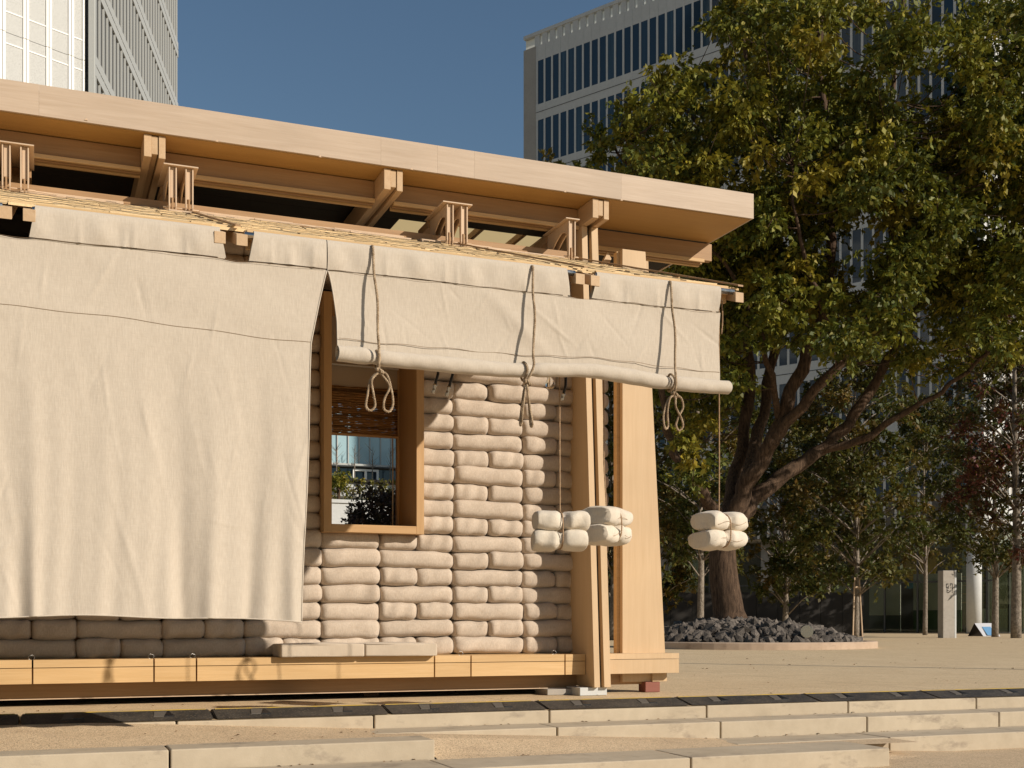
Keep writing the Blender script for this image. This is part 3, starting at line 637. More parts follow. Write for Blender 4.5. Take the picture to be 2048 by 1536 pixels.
CREASE2 = [(rc.uniform(1.7, 4.25), rc.uniform(2.35, 2.7), rc.uniform(-1.1, 1.1), rc.uniform(.05, .16), rc.uniform(.008, .014), rc.choice((-1, 1)) * rc.uniform(.0015, .004)) for _ in range(30)]
def fr3(u, v): p = fr2(u, v); return (p[0], p[1] + creases(p[0], p[2], CREASE2), p[2])
obj('cloth', B().grid(fr3, 300, 50), 'canvas', rw, True)
seam('seam', 1.67, 4.30, lambda X: 2.352 + sag(X) * .85, lambda X, z: YB_ - 0.030 - .008 * math.sin(X * 3.1 + z * 4), rw, .0018)
seam('top_seam', 1.61, 4.30, lambda X: ZS - .001 - dip2(X), lambda X, z: 7.049, rw, .0009)
ROPX = (1.878, 2.905, 3.895)
def froll(u, v):
    X = lerp(1.655, 4.352, u); tt = v * 2 * math.pi * 2.6
    sq = 1 - 0.24 * sum(math.exp(-((X - r) / .030) ** 2) for r in ROPX) + .05 * math.sin(X * 9 + 1) * math.sin(X * 2.3)
    r = (RR - 0.030 * (1 - v) - 0.005 * math.sin(tt * .7)) * sq * (1 + .05 * math.sin(X * 3.7) + .022 * math.sin(X * 17 + tt) + .02 * math.sin(X * 41 + 2 * tt) + .018 * math.sin(X * 8 - 3 * tt))
    an = R(90) - tt
    return (X + .004 * math.sin(tt * 2), YB_ - 0.055 + r * math.cos(an + 2.2), ZROLL + sag(X) + .008 * math.sin(X * 4.4) + r * math.sin(an + 2.2))
obj('roll', B().grid(froll, 150, 62), 'canvas', rw, True)
sleeve(1.6025, 3.168, rw, 0, .02, 4); sleeve(3.38, 4.31, rw, -.04, -.02, 5)
obj('edge_hem', B().tube([fr2(0, i / 30) for i in range(31)], 0.004, 6), 'canvas', rw, True)

def strands(b, pts, r, pitch=0.045, n=3, seg=5):
    pts = [Vector(p) for p in pts]; s = 0.0
    out = [[] for _ in range(n)]; up = None
    for i, p in enumerate(pts):
        if i: s += (p - pts[i - 1]).length
        t = (pts[min(i + 1, len(pts) - 1)] - pts[max(i - 1, 0)]).normalized()
        if up is None: up = t.orthogonal().normalized()
        up = (up - t * up.dot(t)).normalized(); q = t.cross(up)
        for k in range(n):
            an = 2 * math.pi * (s / pitch + k / n); out[k].append(p + (up * math.cos(an) + q * math.sin(an)) * r * .5)
    for k in range(n): b.tube(out[k], r * .58, seg)
def resample(pts, step=0.008):
    pts = [Vector(p) for p in pts]; out = [pts[0]]; acc = 0
    for i in range(1, len(pts)):
        d = pts[i] - pts[i - 1]; L = d.length; k = max(1, int(L / step))
        for j in range(1, k + 1): out.append(pts[i - 1] + d * (j / k))
    return out
def jute_rope(top, bot, knot, loops, lab):
    pt = onY(*top, 7.035); pb = onY(*bot, 6.945); kn = onY(*knot, 6.975)
    t = thing('jute_rope', lab, 'rope', tuple(kn), 0, 'jute ropes round the rolled blind')
    b = B(); m1 = pt.lerp(pb, .5) + Vector((0.006, -.012, 0))
    path = [pt + Vector((0, .06, .012)), pt + Vector((0, .025, .022)), pt, pt.lerp(pb, .25) + Vector((-.004, -.006, 0)), m1, pt.lerp(pb, .8), pb + Vector((0, .004, .05)), pb + Vector((0, .0, -.02)), kn]
    strands(b, resample(cpts(path, 8)), 0.0088); obj('line', b, 'jute', t, True)
    ring = [Vector((kn.x + .004 * math.sin(k), YB_ - 0.055 + 0.056 * math.cos(k * .3927), ZROLL + sag(kn.x) + .056 * math.sin(k * .3927))) for k in range(17)]
    b = B(); strands(b, resample(cpts(ring, 4)), 0.008); obj('wrap', b, 'jute', t, True)
    b = B(); kp = [kn + Vector((.018 * math.cos(k * 1.1), -.012 + .014 * math.sin(k * 1.7), .012 * math.sin(k * .9) - .004)) for k in range(14)]; strands(b, resample(cpts(kp, 6)), 0.0095); obj('knot', b, 'jute', t, True)
    for lp in loops:
        q = [kn] + [onY(x, y, 6.965 + dy) for x, y, dy in lp] + [kn + Vector((0, -.01, -.006))]
        b = B(); strands(b, resample(cpts(q, 8)), 0.0076); obj('loop', b, 'jute', t, True)
jute_rope((746, 498), (758, 704), (758, 742), [[(741, 760, 0), (735, 790, 0), (732, 812, .01), (740, 821, .015), (750, 812, .01), (747, 788, -.01), (744, 760, -.015)], [(774, 750, 0), (783, 780, 0), (786, 808, .01), (779, 823, .012), (768, 818, 0), (769, 798, -.01), (779, 772, -.018)]], 'jute rope tied in two open loops in front of the window')
jute_rope((1066, 538), (1067, 727), (1053, 765), [[(1048, 780, 0), (1043, 815, .01), (1040, 846, .015), (1043, 848, .01), (1046, 818, -.01), (1050, 785, -.015)], [(1056, 782, 0), (1058, 815, 0), (1061, 850, .012), (1065, 848, .0), (1060, 815, -.01), (1055, 780, -.018)]], 'jute rope with narrow closed loops in front of the sandbags')
jute_rope((1342, 569), (1352, 765), (1348, 789), [[(1336, 800, 0), (1327, 830, 0), (1330, 856, .01), (1336, 852, .012), (1335, 825, -.01), (1340, 797, -.015)], [(1362, 796, 0), (1366, 815, 0), (1358, 832, .0), (1352, 850, .01), (1358, 861, .012), (1366, 852, 0), (1362, 835, -.008), (1352, 815, -.012), (1351, 796, -.015)]], 'jute rope with curled loops beyond the timber posts')

# hanging bundles of two small sandbags
def bundle(px, pxc, py, Y, W, rz, lab, top_py, seed):
    c = onY(pxc, py, Y); xr = XY(px, Y)
    t = thing('sandbag_bundle', lab, 'sandbag bundle', tuple(c), 0, 'tied sandbag bundles hanging from the awning')
    Hh = 0.128
    for k, s in enumerate((-1, 1)):
        me = bag_mesh('sandbag', W * (1.0 if s < 0 else .985), Hh + .012, 0.25, 300 + seed * 7 + k, 'bundle_linen', pinch=0.30, nl=44, na=32, ends=9, bulge=2.9, wob=0.010, pillow=True)
        o = part('sandbag', me, t, (0.006 * s, 0, s * Hh / 2), (R(3 * s), R(random.uniform(-2, 3)), rz + R(2 * s)))
        sb = B(); n = 40                                    # sewn seam along the side
        for yy in (-1,):
            pts = []
            for i in range(n + 1):
                q = -0.96 + 1.92 * i / n; k2 = (1 - abs(q) ** 9) ** (1 / 2.6) * (1 - .24 * math.exp(-(q / .13) ** 2))
                pts.append((W / 2 * q, yy * .127 * k2 - .001, 0.012 * math.sin(q * 5 + seed) - .01))
            sb.tube(pts, .0014, 4, False)
        sm = bpy.data.objects.new('seam', sb.mesh('seam', 'twine')); link(sm, o)
        if seed == 1: sm.location = (0, .02, 0)
    b = B(); r_ = [Vector((0, -.118 * math.cos(k * .2618) , (Hh + .0) * math.sin(k * .2618))) for k in range(25)]
    r_ = [Vector((v_.x * 1 - math.sin(rz) * v_.y, math.cos(rz) * v_.y, v_.z)) + c for v_ in [Vector((0, math.copysign(abs(q.y) ** .8 * .118 ** .2, q.y), math.copysign(abs(q.z) ** .6 * Hh ** .4, q.z) * .93)) for q in r_]]
    strands(b, resample(cpts(r_, 3)), 0.0055, .03); obj('binding', b, 'twine', t, True)
    tp = onY(px, top_py, Y); b = B(); strands(b, resample([Vector((tp.x, Y, zs(Y) - .07)), Vector((tp.x + .002, Y, lerp(tp.z, c.z, .5))), Vector((c.x, Y - .0, c.z + Hh * .95))], .012), 0.0058, .03)
    obj('hanging_rope', b, 'twine', t, True)
bundle(1119, 1120, 1062, 7.25, 0.352, R(-14), 'plump sandbag bundle hanging in front of the sandbag wall', 800, 1)
bundle(1207, 1213, 1052, 7.55, 0.37, R(38), 'sandbag bundle with pleated ends hanging before the slotted post', 800, 2)
bundle(1438, 1438, 1062, 7.25, 0.335, R(12), 'sandbag bundle hanging alone clear of the posts against the tree', 800, 3)
# loose rope tail beside the rolled blind
b = B(); pe = onY(1444, 600, 7.12); strands(b, resample(cpts([pe, onY(1445, 640, 7.12), onY(1443, 668, 7.12)], 6)), .006, .03); tag(obj('rope_tail', b, 'twine', None, True, 0, tuple(pe)), 'short loose rope tail at the edge of the rolled blind', 'rope')
# fittings seen under the roll
bl = thing('light_bulb', 'clear glass bulb peeking out below the rolled blind', 'light bulb', tuple(onY(1100, 770, 7.35)))
c = onY(1100, 768, 7.35)
bb = B(); prof = [(.002, -.036), (.018, -.032), (.029, -.02), (.033, -.004), (.030, .012), (.02, .028), (.014, .04), (.014, .05)]
for r_, z_ in prof:
    for k in range(14): bb.v.append((c.x + r_ * math.cos(k * .4488), c.y + r_ * math.sin(k * .4488), c.z + z_))
for i in range(len(prof) - 1):
    for k in range(14): bb.f.append((i * 14 + k, i * 14 + (k + 1) % 14, (i + 1) * 14 + (k + 1) % 14, (i + 1) * 14 + k))
bb.f.append(tuple(range(14))[::-1])
obj('glass', bb, 'clear_glass', bl, True); obj('socket', B().tube([(c.x, c.y, c.z + .045), (c.x, c.y, c.z + .11)], .017, 10), 'black_metal', bl, True)
obj('cable', B().tube([(c.x, c.y, c.z + .11), (c.x, c.y, zs(7.35) - .08)], .004, 6), 'black_metal', bl, True)
for (xa, ya, xb, yb, lab) in ((876, 748, 866, 786, 'black cable plug with metal tip hanging beside the window frame'), (905, 750, 893, 792, 'second black cable plug with metal tip along from the window frame'), (1131, 772, 1124, 800, 'black cable plug with metal tip beside the bundle rope')):
    Yc = 7.7; p0 = onY(xa, ya, Yc); p1 = onY(xb, yb, Yc); m = p0.lerp(p1, .55)
    t = thing('cable_plug', lab, 'cable plug', tuple(p1), 0, 'cable plugs under the awning')
    obj('cable', B().tube([(p0.x + .03, Yc, zs(Yc) - .06), p0, m], .010, 8), 'black_metal', t, True); obj('plug', B().tube([m, m.lerp(p1, .2), m.lerp(p1, .22), m.lerp(p1, .6), p1], [.014, .014, .011, .011, .012], 10), 'chrome', t, True)
# seat cushions
def cushion(x0, x1, lab, sd):
    bm = bmesh.new(); L = x1 - x0; D = 0.40; Hc = 0.108
    me = bpy.data.meshes.new('cushion'); bmesh.ops.create_cube(bm, size=1.0)
    for v in bm.verts: v.co = (v.co.x * L, v.co.y * D, v.co.z * Hc + Hc / 2)
    bmesh.ops.bevel(bm, geom=bm.edges[:] , offset=0.016, segments=4, profile=0.6, affect='EDGES')
    bmesh.ops.subdivide_edges(bm, edges=[e for e in bm.edges if e.calc_length() > .2], cuts=10, use_grid_fill=True)
    for v in bm.verts:
        x, y = v.co.x / L * 2, v.co.y / D * 2
        if v.co.z > Hc * .6: v.co.z += 0.008 * max(0, 1 - x * x) * max(0, 1 - y * y) + .002 * math.sin(9 * v.co.x + sd)
        v.co.y += .004 * math.sin(11 * v.co.x + sd * 2)
    bm.to_mesh(me); bm.free(); me.materials.append(MATS['cushion_linen']); me.polygons.foreach_set('use_smooth', [True] * len(me.polygons))
    o = bpy.data.objects.new('seat_cushion', me); COL.objects.link(o); o.location = ((x0 + x1) / 2, 9.895, 0.3675); OFF[o.name] = Vector(o.location)
    tag(o, lab, 'cushion', 'linen cushions on the bench')
    w_ = B()
    for zz in (.006, .1):
        q = [(-L / 2 + .01, -D / 2 - .001), (L / 2 - .01, -D / 2 - .001)]
        w_.tube([(q[0][0], q[0][1] + .004, zz), (0, q[0][1] + .003, zz + .001), (q[1][0], q[1][1] + .004, zz)], .003, 6)
    pp = bpy.data.objects.new('piping', w_.mesh('piping', 'cushion_linen', (0, 0, 0), True)); link(pp, o)
cushion(XY(562, 9.70), XY(729, 9.70), 'linen seat cushion on the bench beside the lowered cloth', 1)
cushion(XY(731, 9.70), XY(875, 9.70), 'linen seat cushion on the bench below the window', 2)

# ================================================================ ROCK BED WITH TREE
TZ = 31.5
pc = c2w((1490 - 1024) / FPX * 31.6, 31.6); PR = 3.35
kb = thing('rock_bed', 'round planting bed of dark rocks with a low concrete kerb', 'rock bed', (pc.x, pc.y, 0))
b = B(); n = 72
for rr, z in ((PR, 0.001), (PR, .155), (PR - .02, .175), (PR - .26, .175), (PR - .28, .16), (PR - .28, 0.0)):
    for k in range(n): an = 2 * math.pi * k / n; b.v.append((pc.x + rr * math.cos(an), pc.y + rr * math.sin(an), z))
for i in range(5):
    for k in range(n): b.f.append((i * n + k, i * n + (k + 1) % n, (i + 1) * n + (k + 1) % n, (i + 1) * n + k))
obj('kerb', b, 'kerb_concrete', kb)
def mound(x, y):
    q = Vector((x - pc.x, y - pc.y)); xc = q.x * CS - q.y * SN
    r = q.length / (PR - .3); return max(.05, .56 * (1 - r ** 2.6) * (1 - .28 * cl(xc / 3)) + .05)
b = B().grid(lambda u, v: (pc.x + (PR - .3) * v * math.cos(6.2832 * u), pc.y + (PR - .3) * v * math.sin(6.2832 * u), mound(pc.x + (PR - .3) * v * math.cos(6.2832 * u), pc.y + (PR - .3) * v * math.sin(6.2832 * u)) - .03), 40, 8)
obj('soil', b, 'soil', kb)
def rock_mesh(seed):
    rs = random.Random(seed); bm = bmesh.new(); bmesh.ops.create_icosphere(bm, subdivisions=1, radius=1.0)
    sx, sy, sz = rs.uniform(.8, 1.3), rs.uniform(.6, 1.0), rs.uniform(.45, .8)
    for v in bm.verts: k = rs.uniform(.72, 1.2); v.co = Vector((v.co.x * sx * k, v.co.y * sy * k, v.co.z * sz * k))
    for _ in range(3):
        nrm = Vector((rs.uniform(-1, 1), rs.uniform(-1, 1), rs.uniform(-1, 1))).normalized(); d = rs.uniform(.45, .7)
        for v in bm.verts:
            e = v.co.dot(nrm) - d
            if e > 0: v.co -= nrm * e
    me = bpy.data.meshes.new('rock'); bm.to_mesh(me); bm.free(); me.materials.append(MATS['basalt']); return me
RK = [rock_mesh(s) for s in range(10)]
cnt = 0; cd = Vector((pc.x, pc.y)).normalized()
rs = random.Random(3); stuffb = B()
cand = []
for _ in range(1300):
    an = rs.uniform(0, 6.2832); r = (PR - .42) * math.sqrt(rs.random()); x = pc.x + r * math.cos(an); y = pc.y + r * math.sin(an); cand.append((x, y))
cand.sort(key=lambda q: q[0] * cd.x + q[1] * cd.y)
for i, (x, y) in enumerate(cand):
    s = rs.uniform(.08, .24); z = mound(x, y)
    if i < 290:
        part('rock', rs.choice(RK), kb, (x - pc.x, y - pc.y, z + s * .1), (rs.uniform(0, 6), rs.uniform(0, 6), rs.uniform(0, 6)), (s, s, s))
    else:
        me = rs.choice(RK); M_ = Matrix.Translation((x, y, z + s * .1)) @ Matrix.Rotation(rs.uniform(0, 6), 4, 'X') @ Matrix.Rotation(rs.uniform(0, 6), 4, 'Z') @ Matrix.Scale(s, 4)
        n0 = len(stuffb.v); stuffb.v += [tuple(M_ @ v.co) for v in me.vertices]; stuffb.f += [tuple(n0 + q for q in p.vertices) for p in me.polygons]
o = obj('rocks', stuffb, 'basalt', kb); o['kind'] = 'stuff'
pl = atD(1614, 1263, 28.9); sp = thing('spotlight', 'round silver ground spotlight lying among the dark rocks', 'spotlight', (pl.x, pl.y, pl.z - .1))
dv = (Vector((0, 0, CH)) - pl).normalized(); b = B().tube([pl - dv * .1, pl + dv * .12, pl + dv * .121, pl + dv * .15, pl + dv * .151, pl + dv * .10], [.11, .12, .15, .15, .12, .10], 18); obj('housing', b, 'chrome', sp)
obj('lens', B().tube([pl + dv * .102, pl + dv * .108], .085, 16), 'white_metal', sp)

# ================================================================ TREES
def foliage(clumps, rs, n_tw, n_lf, size, pal, droop=0.55, flat=0.85):
    """clumps: (x,y,z,r). leaves along short twigs; returns verts, tints arrays"""
    V = []; T = []
    pal = np.array(pal)
    for (cx, cy, cz, r) in clumps:
        nt_ = max(3, int(n_tw * (r / .9) ** 1.6))
        d = rs.normal(size=(nt_, 3)); d[:, 2] = d[:, 2] * .7 + .18; d /= np.linalg.norm(d, axis=1)[:, None]
        st_ = np.array([cx, cy, cz]) + rs.normal(size=(nt_, 3)) * r * .28
        L = r * rs.uniform(.45, 1.15, nt_)
        t = rs.uniform(.15, 1.0, (nt_, n_lf))
        p = st_[:, None, :] + d[:, None, :] * (L[:, None] * t)[:, :, None] * np.array([1, 1, flat])
        p[:, :, 2] -= (t ** 2) * r * .18
        p += rs.normal(size=p.shape) * .025
        ld = d[:, None, :] * .7 + rs.normal(size=p.shape) * .65; ld[:, :, 2] -= droop
        ld /= np.linalg.norm(ld, axis=2)[:, :, None]
        up = rs.normal(size=p.shape) * .6; up[:, :, 2] += .8
        sd = np.cross(ld, up); sd /= (np.linalg.norm(sd, axis=2)[:, :, None] + 1e-6)
        nm = np.cross(sd, ld)
        ln = size * rs.uniform(.5, 1.35, t.shape)[:, :, None]; wd = ln * .27
        a0 = p; a1 = p + ld * ln * .45 + sd * wd - nm * wd * .25; a2 = p + ld * ln - nm * ln * .10; a3 = p + ld * ln * .45 - sd * wd - nm * wd * .25
        V.append(np.stack([a0, a1, a2, a3], axis=2).reshape(-1, 3))
        base = pal[rs.integers(0, len(pal))]; ix = rs.integers(0, len(pal), t.size)
        c = (base * .55 + pal[ix] * .45) * rs.uniform(.7, 1.3, (t.size, 1))
        T.append(np.repeat(c, 4, axis=0))
    return np.concatenate(V), np.concatenate(T)
def crown_obj(parent, V, T, name='crown'):
    me = bpy.data.meshes.new(name); nv = len(V); nf = nv // 4
    V = V - np.array(OFF[parent.name]); me.vertices.add(nv); me.vertices.foreach_set('co', V.astype(np.float32).ravel())
    me.loops.add(nf * 4); me.loops.foreach_set('vertex_index', np.arange(nv, dtype=np.int32)); me.polygons.add(nf)
    me.polygons.foreach_set('loop_start', np.arange(0, nv, 4, dtype=np.int32)); me.polygons.foreach_set('loop_total', np.full(nf, 4, dtype=np.int32))
    at = me.color_attributes.new('tint', 'FLOAT_COLOR', 'POINT'); at.data.foreach_set('color', np.concatenate([T, np.ones((nv, 1))], axis=1).astype(np.float32).ravel())
    me.materials.append(MATS['leaf']); me.update(); me.validate()
    o = bpy.data.objects.new(name, me); link(o, parent); return o
def inpoly(x, y, P):
    c = False; j = len(P) - 1
    for i in range(len(P)):
        if (P[i][1] > y) != (P[j][1] > y) and x < (P[j][0] - P[i][0]) * (y - P[i][1]) / (P[j][1] - P[i][1]) + P[i][0]: c = not c
        j = i
    return c
GREEN = [(.11, .125, .015), (.165, .165, .016), (.25, .215, .02), (.055, .075, .012), (.30, .225, .022), (.075, .095, .014), (.14, .15, .017)]
tb = atD(1462, 1228, TZ); tr = thing('zelkova_tree', 'large leafy tree with spreading dark limbs growing from the rock bed', 'tree', (tb.x, tb.y, .4))
LIMBS = [([(1462, 1262, 0), (1456, 1215, 0), (1447, 1150, 0), (1445, 1095, 0), (1448, 1040, 0)], .50, .36),
 ([(1448, 1065, 0), (1424, 1015, -.3), (1388, 962, -.8), (1350, 905, -1.2), (1332, 830, -1.6), (1318, 700, -1.9), (1330, 560, -2)], .20, .05),
 ([(1450, 1065, 0), (1490, 975, -.2), (1545, 880, -.6), (1592, 760, -.9), (1640, 640, -1), (1662, 480, -1), (1652, 300, -.6), (1640, 90, 0), (1650, -60, 0)], .27, .05),
 ([(1452, 1065, 0), (1512, 995, .3), (1585, 938, .6), (1650, 893, .8), (1705, 835, .9), (1768, 735, 1), (1832, 620, 1), (1900, 480, 1.2), (1930, 280, 1.5), (1960, 60, 1.5)], .26, .05),
 ([(1640, 900, .8), (1722, 880, .4), (1800, 830, 0), (1880, 785, -.3), (1960, 720, -.6), (2060, 640, -.8)], .13, .03),
 ([(1448, 1060, 0), (1478, 920, 1.2), (1500, 760, 2), (1482, 600, 2.4), (1445, 450, 2.5), (1420, 300, 2.4), (1352, 180, 2)], .22, .04),
 ([(1530, 905, -.5), (1600, 815, -1.2), (1700, 700, -2), (1762, 560, -2.4), (1792, 400, -2.4), (1782, 200, -2), (1805, -20, -1.5)], .17, .04),
 ([(1488, 985, 0), (1530, 800, 1.8), (1562, 600, 2.6), (1545, 400, 3), (1505, 200, 2.6), (1480, 20, 2)], .19, .04),
 ([(1832, 620, 1), (1950, 520, .6), (2080, 380, 0), (2160, 180, 0)], .11, .03),
 ([(1482, 600, 2.4), (1400, 480, 1.2), (1300, 380, .2), (1225, 290, -.4)], .10, .03),
 ([(1560, 850, -.6), (1530, 700, -1.8), (1470, 560, -2.6), (1400, 470, -3)], .10, .03),
 ([(1700, 700, -2), (1640, 600, -3), (1600, 480, -3.6), (1580, 330, -3.6)], .09, .03)]
wood_pts = []
for li, (pts, r0, r1) in enumerate(LIMBS):
    P = cpts([atD(x, y, TZ + dz) for x, y, dz in pts], 6); m = len(P)
    P = [p + Vector((.05 * math.sin(i * 1.3 + li), .05 * math.cos(i * 1.7 + li), 0)) * (1 if i > 3 and li else 0) for i, p in enumerate(P)]
    rad = [lerp(r0, r1, (i / (m - 1)) ** .8) * (1 + .06 * math.sin(i * 2.1)) for i in range(m)]
    if li == 0: rad = [r0 * (1 + .35 * max(0, 1 - i / 5)) * lerp(1, r1 / r0, i / (m - 1)) * .86 for i in range(m)]
    obj('trunk' if li == 0 else 'limb', B().tube(P, rad, 14 if li == 0 else 9), 'bark_brown', tr, True)
    wood_pts += [(p, rad[i]) for i, p in enumerate(P)][(0 if li else m - 1):]
CROWN = [(1176, 305), (1190, 262), (1245, 262), (1252, 165), (1320, 150), (1340, 85), (1365, 130), (1425, 130), (1436, 40), (1452, -20), (1560, 10), (1574, 70), (1598, 30), (1680, -30), (1752, -5), (1768, 110), (1812, 40), (1846, 45), (1856, 130), (1905, 120), (1925, 40), (2000, 0), (2180, -40), (2230, 560), (2080, 690), (1960, 745), (1860, 765), (1790, 735), (1700, 705), (1640, 690), (1560, 690), (1500, 720), (1440, 830), (1400, 960), (1330, 965), (1300, 760), (1296, 560), (1286, 430), (1236, 345)]
HOLES = [(1722, 500, 62, 105), (1640, 800, 50, 60), (1800, 180, 40, 70), (1880, 170, 40, 60), (1460, 330, 26, 40), (1590, 130, 22, 60), (1980, 430, 30, 60), (1560, 470, 26, 40), (1850, 640, 36, 30), (1500, 860, 40, 50), (1600, 880, 45, 60), (1560, 720, 28, 50), (1690, 640, 30, 40), (1420, 900, 30, 40), (1480, 140, 25, 50), (1240, 400, 30, 20), (1690, 70, 26, 50), (1850, 120, 30, 60), (1940, 620, 30, 40), (1760, 840, 60, 40)]
rs = np.random.default_rng(21); clumps = []
tries = 0
while len(clumps) < 600 and tries < 60000:
    tries += 1; x, y = rs.uniform(1170, 2230), rs.uniform(-140, 970)
    if not inpoly(x, y, CROWN) or any(((x - hx) / a_) ** 2 + ((y - hy) / b_) ** 2 < 1 for hx, hy, a_, b_ in HOLES): continue
    if y > 700 and rs.random() < .45: continue
    wz = 4.6 * math.sqrt(max(.08, 1 - ((x - 1720) / 620) ** 2))
    z = rs.uniform(-wz, wz); r = rs.uniform(.42, .85) * (0.8 if y > 650 else 1)
    # keep the outline lumpy, not sprayed
    e = r * FPX / TZ * .55
    if x < 1500 and not (inpoly(x - e, y, CROWN) and inpoly(x, y - e, CROWN)) : r *= .6
    p = atD(x, y, TZ + z)
    if any((p.x - q[0]) ** 2 + (p.y - q[1]) ** 2 + (p.z - q[2]) ** 2 < .13 for q in clumps): continue
    clumps.append((p.x, p.y, p.z, r))
tw = B()
for (x, y, z, r) in clumps:
    c = Vector((x, y, z)); best = min(wood_pts, key=lambda q: (q[0] - c).length + (1.2 if q[0].z > c.z else 0)); a0 = best[0]
    mid = a0.lerp(c, .5) + Vector((0, 0, -.12 * (c - a0).length)) ; tw.tube(cpts([a0, mid, c], 4), [min(best[1] * .6, .018) * (1 - .08 * i) for i in range(9)], 5)
    for k in range(3): tw.tube([c, c + Vector((rs.normal() * .5, rs.normal() * .5, rs.normal() * .35 + .1)) * r], [.012, .005], 3)
o = obj('branches', tw, 'bark_brown', tr, True); o['kind'] = 'stuff'
V, T = foliage(clumps, rs, 50, 19, 0.155, GREEN, .7); crown_obj(tr, V, T)

MIXED = [(.050, .070, .014), (.075, .085, .014), (.11, .095, .016), (.14, .08, .015), (.035, .052, .012), (.06, .06, .014)]
RED = [(.085, .022, .016), (.12, .03, .022), (.06, .03, .014), (.05, .045, .014), (.15, .03, .03)]
YEL = [(.12, .115, .014), (.15, .125, .016), (.085, .095, .014), (.16, .11, .02)]
def small_tree(name, lab, px, Z, top_py, bot_py, rx, pal, seed, n, bark_='bark_pale', tr_r=.13, lf=.15, lean=0, group=None, tw_n=15, rmin=.4, rmax=.75):
    rs = np.random.default_rng(seed); base = atD(px, HOR, Z); base.z = 0
    t = thing(name, lab, 'tree', tuple(base), 0, group); top = atD(px + lean, top_py, Z)
    zt = top.z; zb = atD(px, bot_py, Z).z
    P = cpts([base - Vector((0, 0, .02)), base.lerp(top, .3) + Vector((.06, .03, 0)), base.lerp(top, .65) + Vector((-.08, 0, 0)), top - Vector((0, 0, .5))], 6)
    P = [Vector(p) for p in P]; rad = [tr_r * (1 - .85 * i / (len(P) - 1)) for i in range(len(P))]
    obj('trunk', B().tube(P, rad, 9), bark_, t, True)
    cl_ = []; bw = B(); tries = 0
    while len(cl_) < n and tries < 6000:
        tries += 1
        h = rs.uniform(0, 1); prof = math.sin(math.pi * (0.12 + .83 * h)) ** .7; an = rs.uniform(0, 6.283); rr = rx * prof * math.sqrt(rs.uniform(.05, 1))
        z = lerp(zb, zt, h); ax = min(P, key=lambda q: abs(q.z - z)); c = Vector((ax.x + rr * math.cos(an), ax.y + rr * math.sin(an), z))
        if any((c.x - q[0]) ** 2 + (c.y - q[1]) ** 2 + (c.z - q[2]) ** 2 < .16 for q in cl_): continue
        cl_.append((c.x, c.y, c.z, rs.uniform(rmin, rmax)))
        a0 = min(P, key=lambda q: abs(q.z - (z - rr * .7))); bw.tube([a0, a0.lerp(c, .55) + Vector((0, 0, .1)), c], [.035, .022, .008], 4)
    o = obj('branches', bw, bark_, t, True); o['kind'] = 'stuff'
    V, T = foliage(cl_, rs, tw_n * 2, 14, lf * 1.25, pal, droop=.35); crown_obj(t, V, T); return t
G2 = 'young trees in front of the glass lobby'
small_tree('maple_tree', 'slender pale-trunked young tree standing behind the rock bed trunk', 1400, 41, 640, 1130, 2.3, MIXED, 1, 75, tr_r=.13, group=G2)
small_tree('maple_tree', 'young green tree with tied stakes beside the rock bed end', 1712, 44, 690, 1150, 2.6, MIXED, 2, 95, tr_r=.12, group=G2)
small_tree('maple_tree', 'young tree with slim dark trunk next to the round column', 1990, 54, 690, 1130, 3.0, MIXED, 3, 100, tr_r=.16, group=G2)
small_tree('maple_tree', 'red-leaved young tree with mottled pale trunk', 2032, 50, 560, 1110, 2.8, RED + MIXED[:2], 4, 120, tr_r=.22, group=G2)
small_tree('maple_tree', 'dark young tree deep in the shade behind the end post', 1310, 46, 760, 1190, 2.4, MIXED, 5, 70, group=G2)
small_tree('maple_tree', 'green young tree in the shade between the staked tree and the column', 1850, 62, 800, 1120, 2.6, MIXED, 6, 70, group=G2)
small_tree('maple_tree', 'low dark tree between the big trunk and the staked tree', 1570, 48, 830, 1190, 2.3, MIXED, 16, 80, group=G2)
small_tree('maple_tree', 'dark tree close to the lobby glass behind the staked tree', 1655, 60, 790, 1170, 2.9, MIXED, 17, 90, group=G2)
small_tree('maple_tree', 'dark tree glimpsed in the slot between the two timber posts', 1225, 44, 640, 1170, 2.2, MIXED, 18, 80, group=G2)
small_tree('roadside_tree', 'yellow-green tree top showing just above the roof edge', 1085, 36, 352, 640, 1.1, YEL, 7, 60, 'bark_brown', group='trees behind the roof')
small_tree('roadside_tree', 'rounded green tree top above the roof edge beside the big tree', 1150, 37, 345, 640, 1.2, YEL + GREEN[:3], 8, 70, 'bark_brown', group='trees behind the roof')
# stakes of the young tree
b0 = atD(1712, HOR, 44); b0.z = 0
tst = thing('tree_stakes', 'pair of thin timber stakes tied to the young tree', 'tree stakes', tuple(b0))
for s in (-1, 1): obj('stake', B().tube([(b0.x + .22 * s, b0.y - .1, 0), (b0.x + .1 * s, b0.y - .05, 2.3)], .03, 6), 'ply_pale', tst)
box('cross_tie', b0.x - .16, b0.x + .16, b0.y - .1, b0.y - .06, 1.9, 1.97, 'ply_pale', tst)

